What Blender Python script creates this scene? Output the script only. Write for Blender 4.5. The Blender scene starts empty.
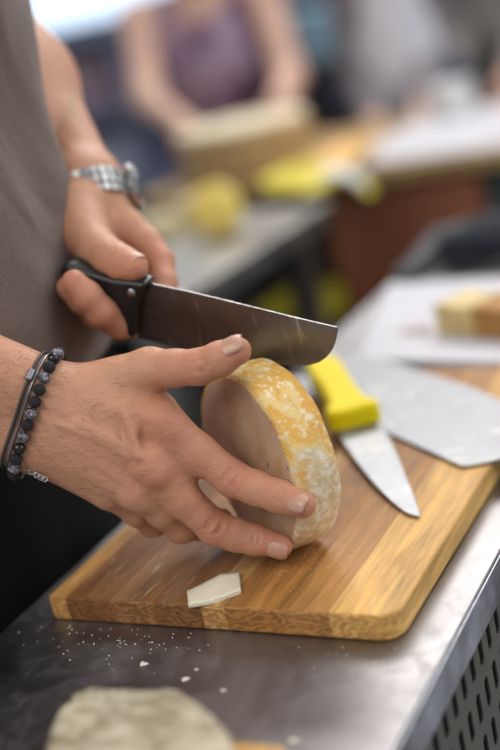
import bpy, bmesh, math, random
import numpy as np
from mathutils import Vector, Matrix
from mathutils.bvhtree import BVHTree
random.seed(4)
COL = bpy.context.scene.collection
SC = bpy.context.scene

# ------------------------------------------------------------------ camera
CR = Matrix(((0.87864655, 0.04127344, 0.47568554),
             (0.4306506, 0.36174651, -0.82684916),
             (-0.20620449, 0.93136243, 0.30007289)))
CP = Vector((0.36141855, -0.53851652, 0.34260506))
FPX = 1200.0
cd = bpy.data.cameras.new('camera'); cam = bpy.data.objects.new('camera', cd); COL.objects.link(cam)
cam.matrix_world = Matrix.Translation(CP) @ CR.to_4x4()
cd.sensor_fit = 'VERTICAL'; cd.sensor_height = 36; cd.sensor_width = 24
cd.lens = FPX * 36 / 750
cd.clip_start = .02; cd.clip_end = 60
cd.dof.use_dof = True; cd.dof.focus_distance = .735; cd.dof.aperture_fstop = 1.95; cd.dof.aperture_blades = 9
SC.camera = cam
# ------------------------------------------------------------------ world + lights
w = bpy.data.worlds.new('market_light'); SC.world = w; w.use_nodes = True
nt = w.node_tree; nt.nodes.clear()
o_ = nt.nodes.new('ShaderNodeOutputWorld'); b_ = nt.nodes.new('ShaderNodeBackground')
b_.inputs[0].default_value = (.86, .92, 1, 1); b_.inputs[1].default_value = .36
nt.links.new(b_.outputs[0], o_.inputs[0])

def area(name, loc, target, size, power, col):
    l = bpy.data.lights.new(name, 'AREA'); l.shape = 'RECTANGLE'; l.size, l.size_y = size; l.energy = power; l.color = col
    o = bpy.data.objects.new(name, l); COL.objects.link(o); o.location = loc
    o.rotation_euler = (Vector(target) - Vector(loc)).to_track_quat('-Z', 'Y').to_euler()
    return o
area('daylight_from_hall_roof', (.9, 1.5, 2.0), (0, .1, 0), (5.0, 3.2), 44, (1, .96, .91))
area('left_front_fill_light', (-.35, -1.3, 1.5), (0, .1, 0), (1.4, .9), 17, (1, .94, .87))  # added fill from the left front, brightens the cheese face
area('right_side_fill_light', (2.2, .6, .9), (.1, .1, -.1), (1.6, 1.6), 12, (.93, .96, 1))  # added fill from the right, brightens the counter's side flange
area('aisle_light', (-.8, 3.4, 2.6), (-.8, 2.2, 0), (2.5, 1.2), 75, (1, .97, .94))
vs = SC.view_settings
vs.view_transform = 'Standard'; vs.look = 'None'; vs.gamma = 1; vs.use_curve_mapping = False
vs.exposure = 0.22

# ------------------------------------------------------------------ helpers
def ray(px, py):
    return (CR @ Vector((px - 250, 375 - py, -FPX))) / FPX
def P(px, py, d):                      # a point of the place, at its own distance d in metres
    return CP + ray(px, py) * d
def on(px, py, z=0.):                  # a point lying on the level plane z
    r = ray(px, py); return CP + r * ((z - CP.z) / r.z)

def empty(name, label, cat, loc=(0, 0, 0), group=None, rot=None):
    o = bpy.data.objects.new(name, None); COL.objects.link(o); o.location = loc
    if rot: o.rotation_euler = rot
    o.empty_display_size = .02
    return tag(o, label, cat, group)
def tag(o, label=None, cat=None, group=None, kind=None):
    if label: o['label'] = label
    if cat: o['category'] = cat
    if group: o['group'] = group
    if kind: o['kind'] = kind
    return o
def mk(name, verts, faces, mat, parent=None, smooth=False, bevel=0, seg=2, mats=None, midx=None):
    me = bpy.data.meshes.new(name)
    me.from_pydata([tuple(v) for v in verts], [], [tuple(f) for f in faces]); me.update()
    o = bpy.data.objects.new(name, me); COL.objects.link(o)
    for m in (mats or [mat]): me.materials.append(m)
    if midx is not None:
        for p, i in zip(me.polygons, midx): p.material_index = i
    if parent:
        bpy.context.view_layer.update()
        o.parent = parent; o.matrix_parent_inverse = parent.matrix_world.inverted()
    if smooth:
        for p in me.polygons: p.use_smooth = True
    if bevel:
        b = o.modifiers.new('b', 'BEVEL'); b.width = bevel; b.segments = seg; b.limit_method = 'ANGLE'; b.angle_limit = math.radians(40)
        for p in me.polygons: p.use_smooth = True
        b.harden_normals = True
    return o
def fix(o):
    bm = bmesh.new(); bm.from_mesh(o.data); bmesh.ops.recalc_face_normals(bm, faces=bm.faces); bm.to_mesh(o.data); bm.free(); return o
class MB:
    def __init__(s): s.v = []; s.f = []; s.m = []
    def add(s, v, f, m=0):
        n = len(s.v); s.v += [Vector(a) for a in v]; s.f += [tuple(i + n for i in g) for g in f]; s.m += [m] * len(f); return s
    def box(s, a, b, m=0, M=None):
        x0, y0, z0 = a; x1, y1, z1 = b
        v = [Vector(q) for q in ((x0,y0,z0),(x1,y0,z0),(x1,y1,z0),(x0,y1,z0),(x0,y0,z1),(x1,y0,z1),(x1,y1,z1),(x0,y1,z1))]
        if M: v = [M @ q for q in v]
        return s.add(v, [(0,3,2,1),(4,5,6,7),(0,1,5,4),(1,2,6,5),(2,3,7,6),(3,0,4,7)], m)
    def tube(s, pts, r, n=10, m=0, cap=True):
        pts = [Vector(p) for p in pts]; rs = r if hasattr(r, '__len__') else [r] * len(pts)
        up = None; V = []; F = []
        for i, p in enumerate(pts):
            t = (pts[min(i+1, len(pts)-1)] - pts[max(i-1, 0)]).normalized()
            if up is None: up = t.orthogonal().normalized()
            up = (up - t * up.dot(t)).normalized(); sd = t.cross(up)
            V += [p + (up * math.cos(a) + sd * math.sin(a)) * rs[i] for a in [2*math.pi*k/n for k in range(n)]]
        for i in range(len(pts)-1):
            for k in range(n):
                F.append((i*n+k, i*n+(k+1) % n, (i+1)*n+(k+1) % n, (i+1)*n+k))
        if cap: F += [tuple(range(n-1, -1, -1)), tuple(range((len(pts)-1)*n, len(pts)*n))]
        return s.add(V, F, m)
    def prism(s, poly, z0, z1, M=None, m=0):
        n = len(poly); V = [Vector((x, y, z0)) for x, y in poly] + [Vector((x, y, z1)) for x, y in poly]
        if M: V = [M @ q for q in V]
        return s.add(V, [tuple(range(n-1, -1, -1)), tuple(range(n, 2*n))] + [(i, (i+1) % n, n+(i+1) % n, n+i) for i in range(n)], m)
    def lathe(s, prof, n=32, M=None, m=0):
        V = []; F = []
        for r, z in prof:
            V += [Vector((r*math.cos(2*math.pi*k/n), r*math.sin(2*math.pi*k/n), z)) for k in range(n)]
        for i in range(len(prof)-1):
            for k in range(n): F.append((i*n+k, i*n+(k+1) % n, (i+1)*n+(k+1) % n, (i+1)*n+k))
        F += [tuple(range(n-1, -1, -1)), tuple(range((len(prof)-1)*n, len(prof)*n))]
        if M: V = [M @ q for q in V]
        return s.add(V, F, m)
    def build(s, name, mat, parent=None, **k):
        if isinstance(mat, list): return mk(name, s.v, s.f, None, parent, mats=mat, midx=s.m, **k)
        return mk(name, s.v, s.f, mat, parent, **k)
def rrect(x0, y0, x1, y1, r, n=6):
    out = []
    for cx, cy, a0 in ((x1-r, y1-r, 0), (x0+r, y1-r, 90), (x0+r, y0+r, 180), (x1-r, y0+r, 270)):
        out += [(cx + r*math.cos(math.radians(a0+90*k/n)), cy + r*math.sin(math.radians(a0+90*k/n))) for k in range(n+1)]
    return out

# ------------------------------------------------------------------ materials
def nodes(name):
    m = bpy.data.materials.new(name); m.use_nodes = True; t = m.node_tree
    return m, t, t.nodes['Principled BSDF']
def N(t, ty, **k):
    n = t.nodes.new(ty)
    for a, v in k.items():
        if a in n.inputs: n.inputs[a].default_value = v
        else: setattr(n, a, v)
    return n
def L(t, a, b): t.links.new(a, b)
def coord(t, scale=(1, 1, 1), kind='Object', rot=(0, 0, 0)):
    tc = N(t, 'ShaderNodeTexCoord'); mp = N(t, 'ShaderNodeMapping'); L(t, tc.outputs[kind], mp.inputs[0])
    mp.inputs['Scale'].default_value = scale; mp.inputs['Rotation'].default_value = rot; return mp.outputs[0]
def noise(t, v, scale, detail=4, rough=.55, dist=0):
    n = N(t, 'ShaderNodeTexNoise'); L(t, v, n.inputs['Vector'])
    n.inputs['Scale'].default_value = scale; n.inputs['Detail'].default_value = detail; n.inputs['Roughness'].default_value = rough
    n.inputs['Distortion'].default_value = dist; return n.outputs[0]
def ramp(t, f, stops, interp='LINEAR'):
    r = N(t, 'ShaderNodeValToRGB'); L(t, f, r.inputs[0]); e = r.color_ramp; e.interpolation = interp
    while len(e.elements) > 1: e.elements.remove(e.elements[-1])
    e.elements[0].position = stops[0][0]; e.elements[0].color = (*stops[0][1], 1)
    for p, c in stops[1:]: e.elements.new(p).color = (*c, 1)
    return r.outputs[0]
def mix(t, f, a, b, mode='MIX'):
    n = N(t, 'ShaderNodeMix', data_type='RGBA', blend_type=mode)
    for s, v in ((n.inputs[0], f), (n.inputs[6], a), (n.inputs[7], b)):
        if hasattr(v, 'links') or isinstance(v, bpy.types.NodeSocket): L(t, v, s)
        else: s.default_value = v if isinstance(v, (int, float)) else (*v, 1)
    return n.outputs[2]
def bump(t, p, h, strength=.3, dist=.001, prev=None):
    b = N(t, 'ShaderNodeBump'); b.inputs['Strength'].default_value = strength; b.inputs['Distance'].default_value = dist
    L(t, h, b.inputs['Height'])
    if prev is not None: L(t, prev, b.inputs['Normal'])
    L(t, b.outputs[0], p.inputs['Normal']); return b.outputs[0]
def math_(t, op, a, b=None):
    n = N(t, 'ShaderNodeMath', operation=op)
    for i, v in enumerate((a, b)):
        if v is None: continue
        if isinstance(v, (int, float)): n.inputs[i].default_value = v
        else: L(t, v, n.inputs[i])
    return n.outputs[0]
def plain(name, c, rough=.6, metal=0, nscale=0, var=.12, bmp=0, **k):
    m, t, p = nodes(name); p.inputs['Roughness'].default_value = rough; p.inputs['Metallic'].default_value = metal
    v = coord(t); n = noise(t, v, nscale or 30)
    L(t, ramp(t, n, [(.3, tuple(x*(1-var) for x in c)), (.7, tuple(min(1, x*(1+var)) for x in c))]), p.inputs['Base Color'])
    if bmp: bump(t, p, n, bmp, .002)
    for a, x in k.items(): p.inputs[a.replace('_', ' ')].default_value = x
    return m

def skin_mat(name, base, red, lines=True):
    m, t, p = nodes(name); v = coord(t)
    n1 = noise(t, v, 28, 4); n2 = noise(t, v, 160, 3)
    c = ramp(t, n1, [(.3, base), (.72, tuple(a*.6 + b*.4 for a, b in zip(base, red)))])
    c = mix(t, ramp(t, n2, [(.35, (0, 0, 0)), (.75, (.45, .45, .45))]), c, tuple(x*1.12 for x in base))
    if lines:
        at = N(t, 'ShaderNodeAttribute', attribute_name='flush')
        c = mix(t, at.outputs['Fac'], c, red)
    L(t, c, p.inputs['Base Color'])
    p.inputs['Roughness'].default_value = .46; p.inputs['Specular IOR Level'].default_value = .42
    p.inputs['Subsurface Weight'].default_value = .18; p.inputs['Subsurface Radius'].default_value = (.006, .0022, .0012)
    p.inputs['Subsurface Scale'].default_value = 1.0
    vo = N(t, 'ShaderNodeTexVoronoi', feature='DISTANCE_TO_EDGE'); vo.inputs['Scale'].default_value = 780; L(t, v, vo.inputs['Vector'])
    b = bump(t, p, vo.outputs['Distance'], .5, .0007)
    wv = noise(t, coord(t, (1, 1, 3.2)), 130, 5, .65, .6)
    b = bump(t, p, wv, .5, .0016, b)
    bump(t, p, noise(t, v, 48, 3, .6, .5), .5, .003, b)
    return m
SKIN = skin_mat('skin', (.585, .305, .185), (.54, .195, .12))
SKIN_BG = plain('background skin', (.62, .38, .29), .55, 0, 12)
NAIL = plain('fingernail', (.56, .315, .22), .32, 0, 200, .06)

def wood_board():
    m, t, p = nodes('acacia board'); tc = N(t, 'ShaderNodeTexCoord'); sep = N(t, 'ShaderNodeSeparateXYZ'); L(t, tc.outputs['Object'], sep.inputs[0])
    x = math_(t, 'MULTIPLY', math_(t, 'ADD', sep.outputs[0], .1335), 1/.2435)
    T = (.62, .33, .10); Bk = (.26, .11, .034); Md = (.47, .22, .06); Lt = (.80, .47, .15)
    base = ramp(t, x, [(0, T), (.055, Bk), (.20, (.36, .17, .06)), (.33, (.29, .13, .045)), (.475, (.62, .35, .12)), (.54, Md), (.70, (.52, .26, .085)), (.825, Lt)], 'CONSTANT')
    st = coord(t, (1, .055, 1)); g = noise(t, st, 95, 7, .62, 1.2); g2 = noise(t, st, 420, 3, .6); sw = noise(t, coord(t, (1, .22, 1)), 22, 5, .6, 2.2)
    c = mix(t, .62, base, ramp(t, g, [(.28, (.36, .32, .28)), (.5, (.78, .76, .74)), (.74, (1.25, 1.25, 1.25))]), 'MULTIPLY')
    c = mix(t, .55, c, ramp(t, sw, [(.34, (.42, .36, .30)), (.5, (.95, .95, .95)), (.7, (1.3, 1.3, 1.3))]), 'MULTIPLY')
    c = mix(t, .3, c, ramp(t, g2, [(.35, (.5, .5, .5)), (.6, (1.1, 1.1, 1.1))]), 'MULTIPLY')
    # pale cut scratches and dried cheese marks
    sc = noise(t, coord(t, (1, .09, 1), rot=(0, 0, .5)), 300, 2, .5); sc2 = noise(t, coord(t), 14, 3)
    f = math_(t, 'MULTIPLY', ramp(t, sc, [(.62, (0, 0, 0)), (.68, (1, 1, 1))]), ramp(t, sc2, [(.45, (0, 0, 0)), (.65, (.5, .5, .5))]))
    c = mix(t, f, c, (.72, .5, .3))
    geo = N(t, 'ShaderNodeNewGeometry'); sn = N(t, 'ShaderNodeSeparateXYZ'); L(t, geo.outputs['Normal'], sn.inputs[0])
    # end grain: rings on the faces cut across the fibre
    wv = N(t, 'ShaderNodeTexWave', wave_type='RINGS', rings_direction='Y'); L(t, coord(t, (1, 1, 3.4)), wv.inputs['Vector'])
    wv.inputs['Scale'].default_value = 26; wv.inputs['Distortion'].default_value = 22; wv.inputs['Detail'].default_value = 6; wv.inputs['Detail Scale'].default_value = 1.6
    eg = mix(t, .75, base, ramp(t, wv.outputs[0], [(.1, (.40, .35, .30)), (.5, (.66, .61, .55)), (.9, (.95, .90, .84))]), 'MULTIPLY')
    side = math_(t, 'GREATER_THAN', math_(t, 'ABSOLUTE', sn.outputs[1]), .6)
    c = mix(t, side, c, eg)
    L(t, c, p.inputs['Base Color'])
    L(t, ramp(t, g, [(.3, (.46,)*3), (.7, (.62,)*3)]), p.inputs['Roughness']); p.inputs['Specular IOR Level'].default_value = .3
    bump(t, p, g2, .12, .0006)
    return m
WOOD = wood_board()
def steel(name, c=(.46, .46, .48), rough=.3, sx=(.06, 1, 1), dark=.7, smear=False, scratch=False):
    m, t, p = nodes(name); p.inputs['Metallic'].default_value = 1
    br = noise(t, coord(t, sx), 500, 4, .7); sm = noise(t, coord(t), 9, 5, .6, .6); s3 = noise(t, coord(t), 45, 4, .7, 1.5)
    cc = mix(t, .5, c, ramp(t, sm, [(.35, (dark,)*3), (.65, (1.1, 1.1, 1.1))]), 'MULTIPLY')
    L(t, cc, p.inputs['Base Color'])
    a = math_(t, 'MULTIPLY', ramp(t, sm, [(.3, (.7,)*3), (.7, (1.25,)*3)]), rough)
    if smear:
        f = ramp(t, noise(t, coord(t), 38, 4, .6, 1.0), [(.52, (0,)*3), (.62, (.8,)*3)]); sc_ = noise(t, coord(t, (1, 1, 1)), 14, 2); f = math_(t, 'MULTIPLY', f, ramp(t, sc_, [(.45, (0,)*3), (.6, (1,)*3)]))
        L(t, mix(t, f, cc, (.52, .51, .48)), p.inputs['Base Color']); L(t, math_(t, 'SUBTRACT', 1, f), p.inputs['Metallic'])
    if scratch:
        f = ramp(t, noise(t, coord(t, (1, .3, .12), rot=(0, .5, 0)), 160, 3, .7), [(.60, (0,)*3), (.70, (.45,)*3)])
        L(t, mix(t, f, cc, (.75, .73, .7)), p.inputs['Base Color'])
    a = math_(t, 'ADD', a, ramp(t, s3, [(.5, (0,)*3), (.8, (.16,)*3)]))
    L(t, a, p.inputs['Roughness']); bump(t, p, br, .10, .0004); return m
STEEL = steel('worktop steel', (.32, .31, .315), .42)
STEEL_EDGE = steel('edge steel', (.60, .62, .68), .5)
BLADE = steel('knife blade steel', (.22, .215, .215), .33, (.04, 1, 1), scratch=True)
BLADE2 = steel('bright blade steel', (.29, .295, .31), .45, (1, 1, 1), .8, smear=True)
SILVER = plain('polished steel', (.5, .5, .5), .28, 1)
BLACKP = plain('black handle plastic', (.012, .012, .013), .38, 0)
YELLOWP = plain('yellow handle plastic', (.88, .70, .004), .55, 0, 60, .05, Specular_IOR_Level=.25)
SLOT = plain('painted cavity shade', (.012, .012, .012), .9)  # shade of the counter cavity put into a near-black colour
PERF = plain('perforated sheet steel', (.16, .155, .14), .45, .3)
PAPER = plain('white wrapping paper', (.66, .65, .69), .7, 0, 14, .03, .15)

def rind_face():
    m, t, p = nodes('cloth marked rind'); v = coord(t)
    wv = N(t, 'ShaderNodeTexWave', bands_direction='X'); L(t, coord(t, (1, 1, 1), rot=(0, math.radians(70), 0)), wv.inputs['Vector'])
    wv.inputs['Scale'].default_value = 135; wv.inputs['Distortion'].default_value = 1.2; wv.inputs['Detail'].default_value = 2; wv.inputs['Detail Scale'].default_value = 1.5
    wv2 = N(t, 'ShaderNodeTexWave', bands_direction='X'); L(t, coord(t, (1, 1, 1), rot=(0, math.radians(-20), 0)), wv2.inputs['Vector'])
    wv2.inputs['Scale'].default_value = 110; wv2.inputs['Distortion'].default_value = .8
    n = noise(t, v, 26, 5, .6, .4)
    c = ramp(t, n, [(.25, (.50, .25, .10)), (.42, (.56, .36, .23)), (.6, (.66, .47, .33)), (.8, (.76, .60, .46))])
    c = mix(t, .75, c, ramp(t, wv.outputs[0], [(.15, (.45, .36, .30)), (.55, (1.12, 1.12, 1.12))]), 'MULTIPLY')
    c = mix(t, .2, c, ramp(t, wv2.outputs[0], [(.2, (.7, .65, .6)), (.7, (1.05, 1.05, 1.05))]), 'MULTIPLY')
    sp = noise(t, v, 60, 2); c = mix(t, ramp(t, sp, [(.70, (0, 0, 0)), (.76, (.7, .7, .7))]), c, (.10, .09, .06))
    sx = N(t, 'ShaderNodeSeparateXYZ'); tc = N(t, 'ShaderNodeTexCoord'); L(t, tc.outputs['Object'], sx.inputs[0])
    pale = ramp(t, math_(t, 'ADD', math_(t, 'MULTIPLY', sx.outputs[0], -22), math_(t, 'MULTIPLY', n, .5)), [(.45, (0, 0, 0)), (.8, (.8, .8, .8))])
    c = mix(t, ramp(t, noise(t, v, 38, 3), [(.58, (0, 0, 0)), (.68, (.55, .55, .55))]), c, (.52, .29, .08))
    # orange towards the rim of the wheel
    r = math_(t, 'SQRT', math_(t, 'ADD', math_(t, 'MULTIPLY', sx.outputs[0], sx.outputs[0]), math_(t, 'MULTIPLY', sx.outputs[2], sx.outputs[2])))
    r = math_(t, 'ADD', r, math_(t, 'MULTIPLY', n, .006))
    c = mix(t, ramp(t, math_(t, 'MULTIPLY', r, 16), [(.955, (0, 0, 0)), (.99, (1, 1, 1))]), c, (.76, .36, .045))
    c = mix(t, pale, c, (.78, .62, .52))
    L(t, c, p.inputs['Base Color']); p.inputs['Roughness'].default_value = .75
    b = bump(t, p, wv.outputs[0], .45, .0009); bump(t, p, noise(t, v, 120, 4), .3, .001, b); return m
def rind_rim():
    m, t, p = nodes('orange rind with white mould'); v = coord(t)
    n = noise(t, v, 55, 6, .62, .6); n2 = noise(t, v, 190, 4, .65, .3); n3 = noise(t, v, 18, 3)
    c = ramp(t, n3, [(.3, (.70, .33, .045)), (.5, (.78, .43, .07)), (.7, (.80, .50, .13))])
    c = mix(t, ramp(t, n, [(.46, (0, 0, 0)), (.58, (.85, .85, .85))]), c, (.82, .62, .27))
    c = mix(t, ramp(t, n2, [(.54, (0, 0, 0)), (.62, (.8, .8, .8))]), c, (.88, .79, .58))
    tc = N(t, 'ShaderNodeTexCoord'); sx = N(t, 'ShaderNodeSeparateXYZ'); L(t, tc.outputs['Object'], sx.inputs[0])
    h = math_(t, 'ADD', math_(t, 'MULTIPLY', sx.outputs[2], -14), math_(t, 'MULTIPLY', math_(t, 'SUBTRACT', n, .5), 2.2))
    h = math_(t, 'ADD', h, math_(t, 'MULTIPLY', sx.outputs[1], 12))
    c = mix(t, ramp(t, h, [(-.02+.0, (0, 0, 0)), (.34, (.9, .9, .9))]), c, mix(t, ramp(t, n2, [(.42, (0, 0, 0)), (.6, (1, 1, 1))]), (.66, .54, .34), (.86, .78, .64)))
    L(t, c, p.inputs['Base Color']); p.inputs['Roughness'].default_value = .55
    p.inputs['Subsurface Weight'].default_value = .1; p.inputs['Subsurface Radius'].default_value = (.004, .002, .001); p.inputs['Subsurface Scale'].default_value = 1
    b = bump(t, p, n2, .55, .0016); bump(t, p, n, .5, .003, b); return m
RFACE = rind_face(); RRIM = rind_rim()
PASTE = plain('pale cheese paste', (.80, .74, .55), .45, 0, 60, .05, .2)

# ------------------------------------------------------------------ distance-field modelling for bodies
def cap(a, b, ra, rb=None, k=.006, flat=None): return ('c', Vector(a), Vector(b), ra, ra if rb is None else rb, k, flat)
def ell(c, r, k=.01, M=None): return ('e', Vector(c), Vector(r), k, M)
def nets(groups, res, carve=()):
    base, branches = groups
    allp = list(base) + [p for b in branches for p in b]
    def bb(p):
        if p[0] == 'c':
            r = max(p[3], p[4]); return np.minimum(p[1], p[2]) - r, np.maximum(p[1], p[2]) + r
        r = max(p[2]); return np.array(p[1]) - r, np.array(p[1]) + r
    lo = np.min([bb(p)[0] for p in allp], 0) - .012 - res*3; hi = np.max([bb(p)[1] for p in allp], 0) + .012 + res*3
    n = np.ceil((hi - lo)/res).astype(int) + 1
    D = np.full(n, .05, np.float32)
    ax = [(lo[i] + res*np.arange(n[i])).astype(np.float32) for i in range(3)]
    def sub(p, m):
        a, b = bb(p); i0 = np.clip(np.floor((a - m - lo)/res).astype(int), 0, n-1); i1 = np.clip(np.ceil((b + m - lo)/res).astype(int)+1, 1, n)
        return tuple(slice(i0[i], i1[i]) for i in range(3))
    def ev(p, s):
        X = ax[0][s[0]][:, None, None]; Y = ax[1][s[1]][None, :, None]; Z = ax[2][s[2]][None, None, :]
        if p[0] == 'c':
            a, b = p[1], p[2]; d = b - a; l2 = max(d.length_squared, 1e-12)
            t = np.clip(((X-a.x)*d.x + (Y-a.y)*d.y + (Z-a.z)*d.z)/l2, 0, 1)
            qx, qy, qz = X-(a.x+t*d.x), Y-(a.y+t*d.y), Z-(a.z+t*d.z)
            rr = p[3] + t*(p[4]-p[3])
            q2 = qx*qx + qy*qy + qz*qz
            if p[6] is not None:       # flattened along a direction
                f, s_ = p[6]; w = qx*f.x + qy*f.y + qz*f.z
                q2 = q2 + w*w*(1/(s_*s_) - 1)
            return np.sqrt(q2) - rr
        c, r = p[1], p[2]
        x, y, z = X-c.x, Y-c.y, Z-c.z
        if p[4] is not None:
            M = p[4]
            x, y, z = (x*M[0][i] + y*M[1][i] + z*M[2][i] for i in range(3))
        k0 = np.sqrt((x/r.x)**2 + (y/r.y)**2 + (z/r.z)**2); k1 = np.sqrt((x/r.x**2)**2 + (y/r.y**2)**2 + (z/r.z**2)**2) + 1e-9
        return k0*(k0-1)/k1
    def smin(a, b, k):
        h = np.clip(.5 + .5*(b-a)/k, 0, 1); return b*(1-h) + a*h - k*h*(1-h)
    for p in base:
        k = p[5] if p[0] == 'c' else p[3]; s = sub(p, k + .012); D[s] = smin(D[s], ev(p, s), k)
    R = D.copy()
    for br in branches:
        E = D.copy() if n.prod() < 3e6 else None
        lo_ = [min(sub(p, .02)[i].start for p in br) for i in range(3)]; hi_ = [max(sub(p, .02)[i].stop for p in br) for i in range(3)]
        S = tuple(slice(a, b) for a, b in zip(lo_, hi_)); E = D[S].copy()
        for p in br:
            k = p[5] if p[0] == 'c' else p[3]; s = sub(p, k + .012)
            e = tuple(slice(s[i].start - lo_[i], s[i].stop - lo_[i]) for i in range(3))
            E[e] = smin(E[e], ev(p, s), k)
        R[S] = np.minimum(R[S], E)
    for p in carve:
        k = p[5]; s = sub(p, k + .006); d = -ev(p, s); a = R[s]; h = np.clip(.5 - .5*(d-a)/k, 0, 1)
        h = np.clip(.5 + .5*(d-a)/k, 0, 1); R[s] = d*h + a*(1-h) + k*h*(1-h)
    D = R; I = D < 0
    cnt = np.zeros(n-1, np.int8)
    for dx in (0, 1):
        for dy in (0, 1):
            for dz in (0, 1): cnt += I[dx:n[0]-1+dx, dy:n[1]-1+dy, dz:n[2]-1+dz]
    cells = np.argwhere((cnt > 0) & (cnt < 8)); idx = np.full(n-1, -1, np.int64); idx[tuple(cells.T)] = np.arange(len(cells))
    acc = np.zeros((len(cells), 3)); num = np.zeros(len(cells))
    C8 = [(a, b, c) for a in (0, 1) for b in (0, 1) for c in (0, 1)]
    for a in C8:
        for i in range(3):
            if a[i]: continue
            b = list(a); b[i] = 1
            va = D[cells[:, 0]+a[0], cells[:, 1]+a[1], cells[:, 2]+a[2]]; vb = D[cells[:, 0]+b[0], cells[:, 1]+b[1], cells[:, 2]+b[2]]
            m = (va < 0) != (vb < 0); t = np.where(m, va/(va-vb+1e-12), 0)
            pt = np.tile(np.array(a, float), (len(cells), 1)); pt[:, i] += t
            acc[m] += pt[m]; num[m] += 1
    V = lo + (cells + acc/num[:, None])*res
    F = []
    for i in range(3):
        j, k = (i+1) % 3, (i+2) % 3
        A = I; sl0 = [slice(None)]*3; sl1 = [slice(None)]*3; sl0[i] = slice(0, n[i]-1); sl1[i] = slice(1, n[i])
        e = np.argwhere(A[tuple(sl0)] != A[tuple(sl1)])
        e = e[(e[:, j] > 0) & (e[:, k] > 0) & (e[:, j] < n[j]-1) & (e[:, k] < n[k]-1)]
        def g(dj, dk):
            q = e.copy(); q[:, j] -= dj; q[:, k] -= dk; return idx[tuple(q.T)]
        q = np.stack([g(1, 1), g(0, 1), g(0, 0), g(1, 0)], 1)
        ins = A[tuple(e.T)]; q[~ins] = q[~ins][:, ::-1]
        F.append(q)
    return V, np.concatenate(F)
def np_mesh(name, V, F, mats, parent=None, flush=None, smooth_it=2):
    me = bpy.data.meshes.new(name)
    me.vertices.add(len(V)); me.vertices.foreach_set('co', np.asarray(V, np.float32).ravel())
    me.loops.add(F.size); me.loops.foreach_set('vertex_index', F.astype(np.int32).ravel())
    me.polygons.add(len(F)); me.polygons.foreach_set('loop_start', np.arange(0, F.size, 4, dtype=np.int32))
    try: me.polygons.foreach_set('loop_total', np.full(len(F), 4, np.int32))
    except Exception: pass
    me.polygons.foreach_set('use_smooth', np.ones(len(F), bool))
    me.update(calc_edges=True); me.validate()
    for m in mats: me.materials.append(m)
    if flush is not None:
        a = me.attributes.new('flush', 'FLOAT', 'POINT'); a.data.foreach_set('value', flush.astype(np.float32))
    o = bpy.data.objects.new(name, me); COL.objects.link(o)
    if parent:
        bpy.context.view_layer.update(); o.parent = parent; o.matrix_parent_inverse = parent.matrix_world.inverted()
    return o
def relax(V, F, it=1, lam=.5):
    e = np.concatenate([F[:, [0, 1]], F[:, [1, 2]], F[:, [2, 3]], F[:, [3, 0]]])
    for _ in range(it):
        s = np.zeros_like(V); c = np.zeros(len(V))
        for i in range(3): s[:, i] = np.bincount(e[:, 0], V[e[:, 1], i], len(V)) + np.bincount(e[:, 1], V[e[:, 0], i], len(V))
        c = np.bincount(e[:, 0], minlength=len(V)) + np.bincount(e[:, 1], minlength=len(V))
        V = V + lam*(s/np.maximum(c, 1)[:, None] - V)
    return V
VIEW = CR @ Vector((0, 0, 1))          # direction towards the near side of the place
def J(t, mm=None):                     # joint from (px, py, distance, radius in mm)
    return P(t[0], t[1], t[2]), t[3]/1000
def chain(js, k=.005):
    q = [J(j) for j in js]
    return [cap(q[i][0], q[i+1][0], q[i][1], q[i+1][1], k if i == 0 else .004) for i in range(len(q)-1)]

# ================================================================== STRUCTURE
def struct(name, mb, mat, **k): return tag(mb.build(name, mat, **k), kind='structure')
FLOOR_Z = -.92
FLOORM = plain('dark hall floor', (.10, .088, .08), .6, 0, 3, .25)
WALLM = plain('far wall', (.36, .39, .46), .8, 0, 1.2, .3)
struct('floor', MB().box((-5, -2.5, FLOOR_Z-.1), (5, 6.0, FLOOR_Z)), FLOORM)
struct('wall_back', MB().box((-5, 5.6, FLOOR_Z), (5, 5.75, 2.4)), WALLM)

# ================================================================== WORKTOP COUNTER
ct = empty('steel_counter', 'narrow stainless steel work counter with slotted side panel under the cutting board', 'counter', (0, .35, FLOOR_Z))
TX0, TX1, TY0, TY1, TZ = -.164, .1385, -.45, .93, -.0172
MB().box((TX0, TY0, TZ-.022), (TX1-.0015, TY1, TZ)).build('worktop', STEEL, ct, bevel=.0015, seg=3)
MB().box((TX1-.0012, TY0+.002, TZ-.025), (TX1, TY1-.002, TZ-.0012)).build('side_flange', STEEL_EDGE, ct, bevel=.0015)
# slotted panel with real openings
sv, sf = [], []
px_, pz_ = .0180, .0290
y = -.30; rows = 10
col_i = 0
sh = [(.0042*math.cos(a), .0062*(1 if math.sin(a) > 0 else -1) + .0042*math.sin(a)) for a in [math.radians(22.5 + 45*k) for k in range(8)]]
while y < .62:
    for r in range(rows):
        zc = TZ - .025 - .016 - r*pz_; yc = y
        n0 = len(sv)
        for (u, v_) in sh: sv.append((TX1-.006, yc+u, zc+v_))
        hw, hh = px_/2, pz_/2
        for (u, v_) in [(hw, hh*.5), (hw*.5, hh), (-hw*.5, hh), (-hw, hh*.5), (-hw, -hh*.5), (-hw*.5, -hh), (hw*.5, -hh), (hw, -hh*.5)]: sv.append((TX1-.006, yc+u, zc+v_))
        for k in range(8):
            sf.append((n0+k, n0+(k+1) % 8, n0+8+(k+1) % 8, n0+8+k))
        for (u, v_) in ((hw, hh), (-hw, hh), (-hw, -hh), (hw, -hh)): sv.append((TX1-.006, yc+u, zc+v_))
        sf += [(n0+8, n0+9, n0+16), (n0+10, n0+11, n0+17), (n0+12, n0+13, n0+18), (n0+14, n0+15, n0+19)]
    y += px_; col_i += 1
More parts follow.
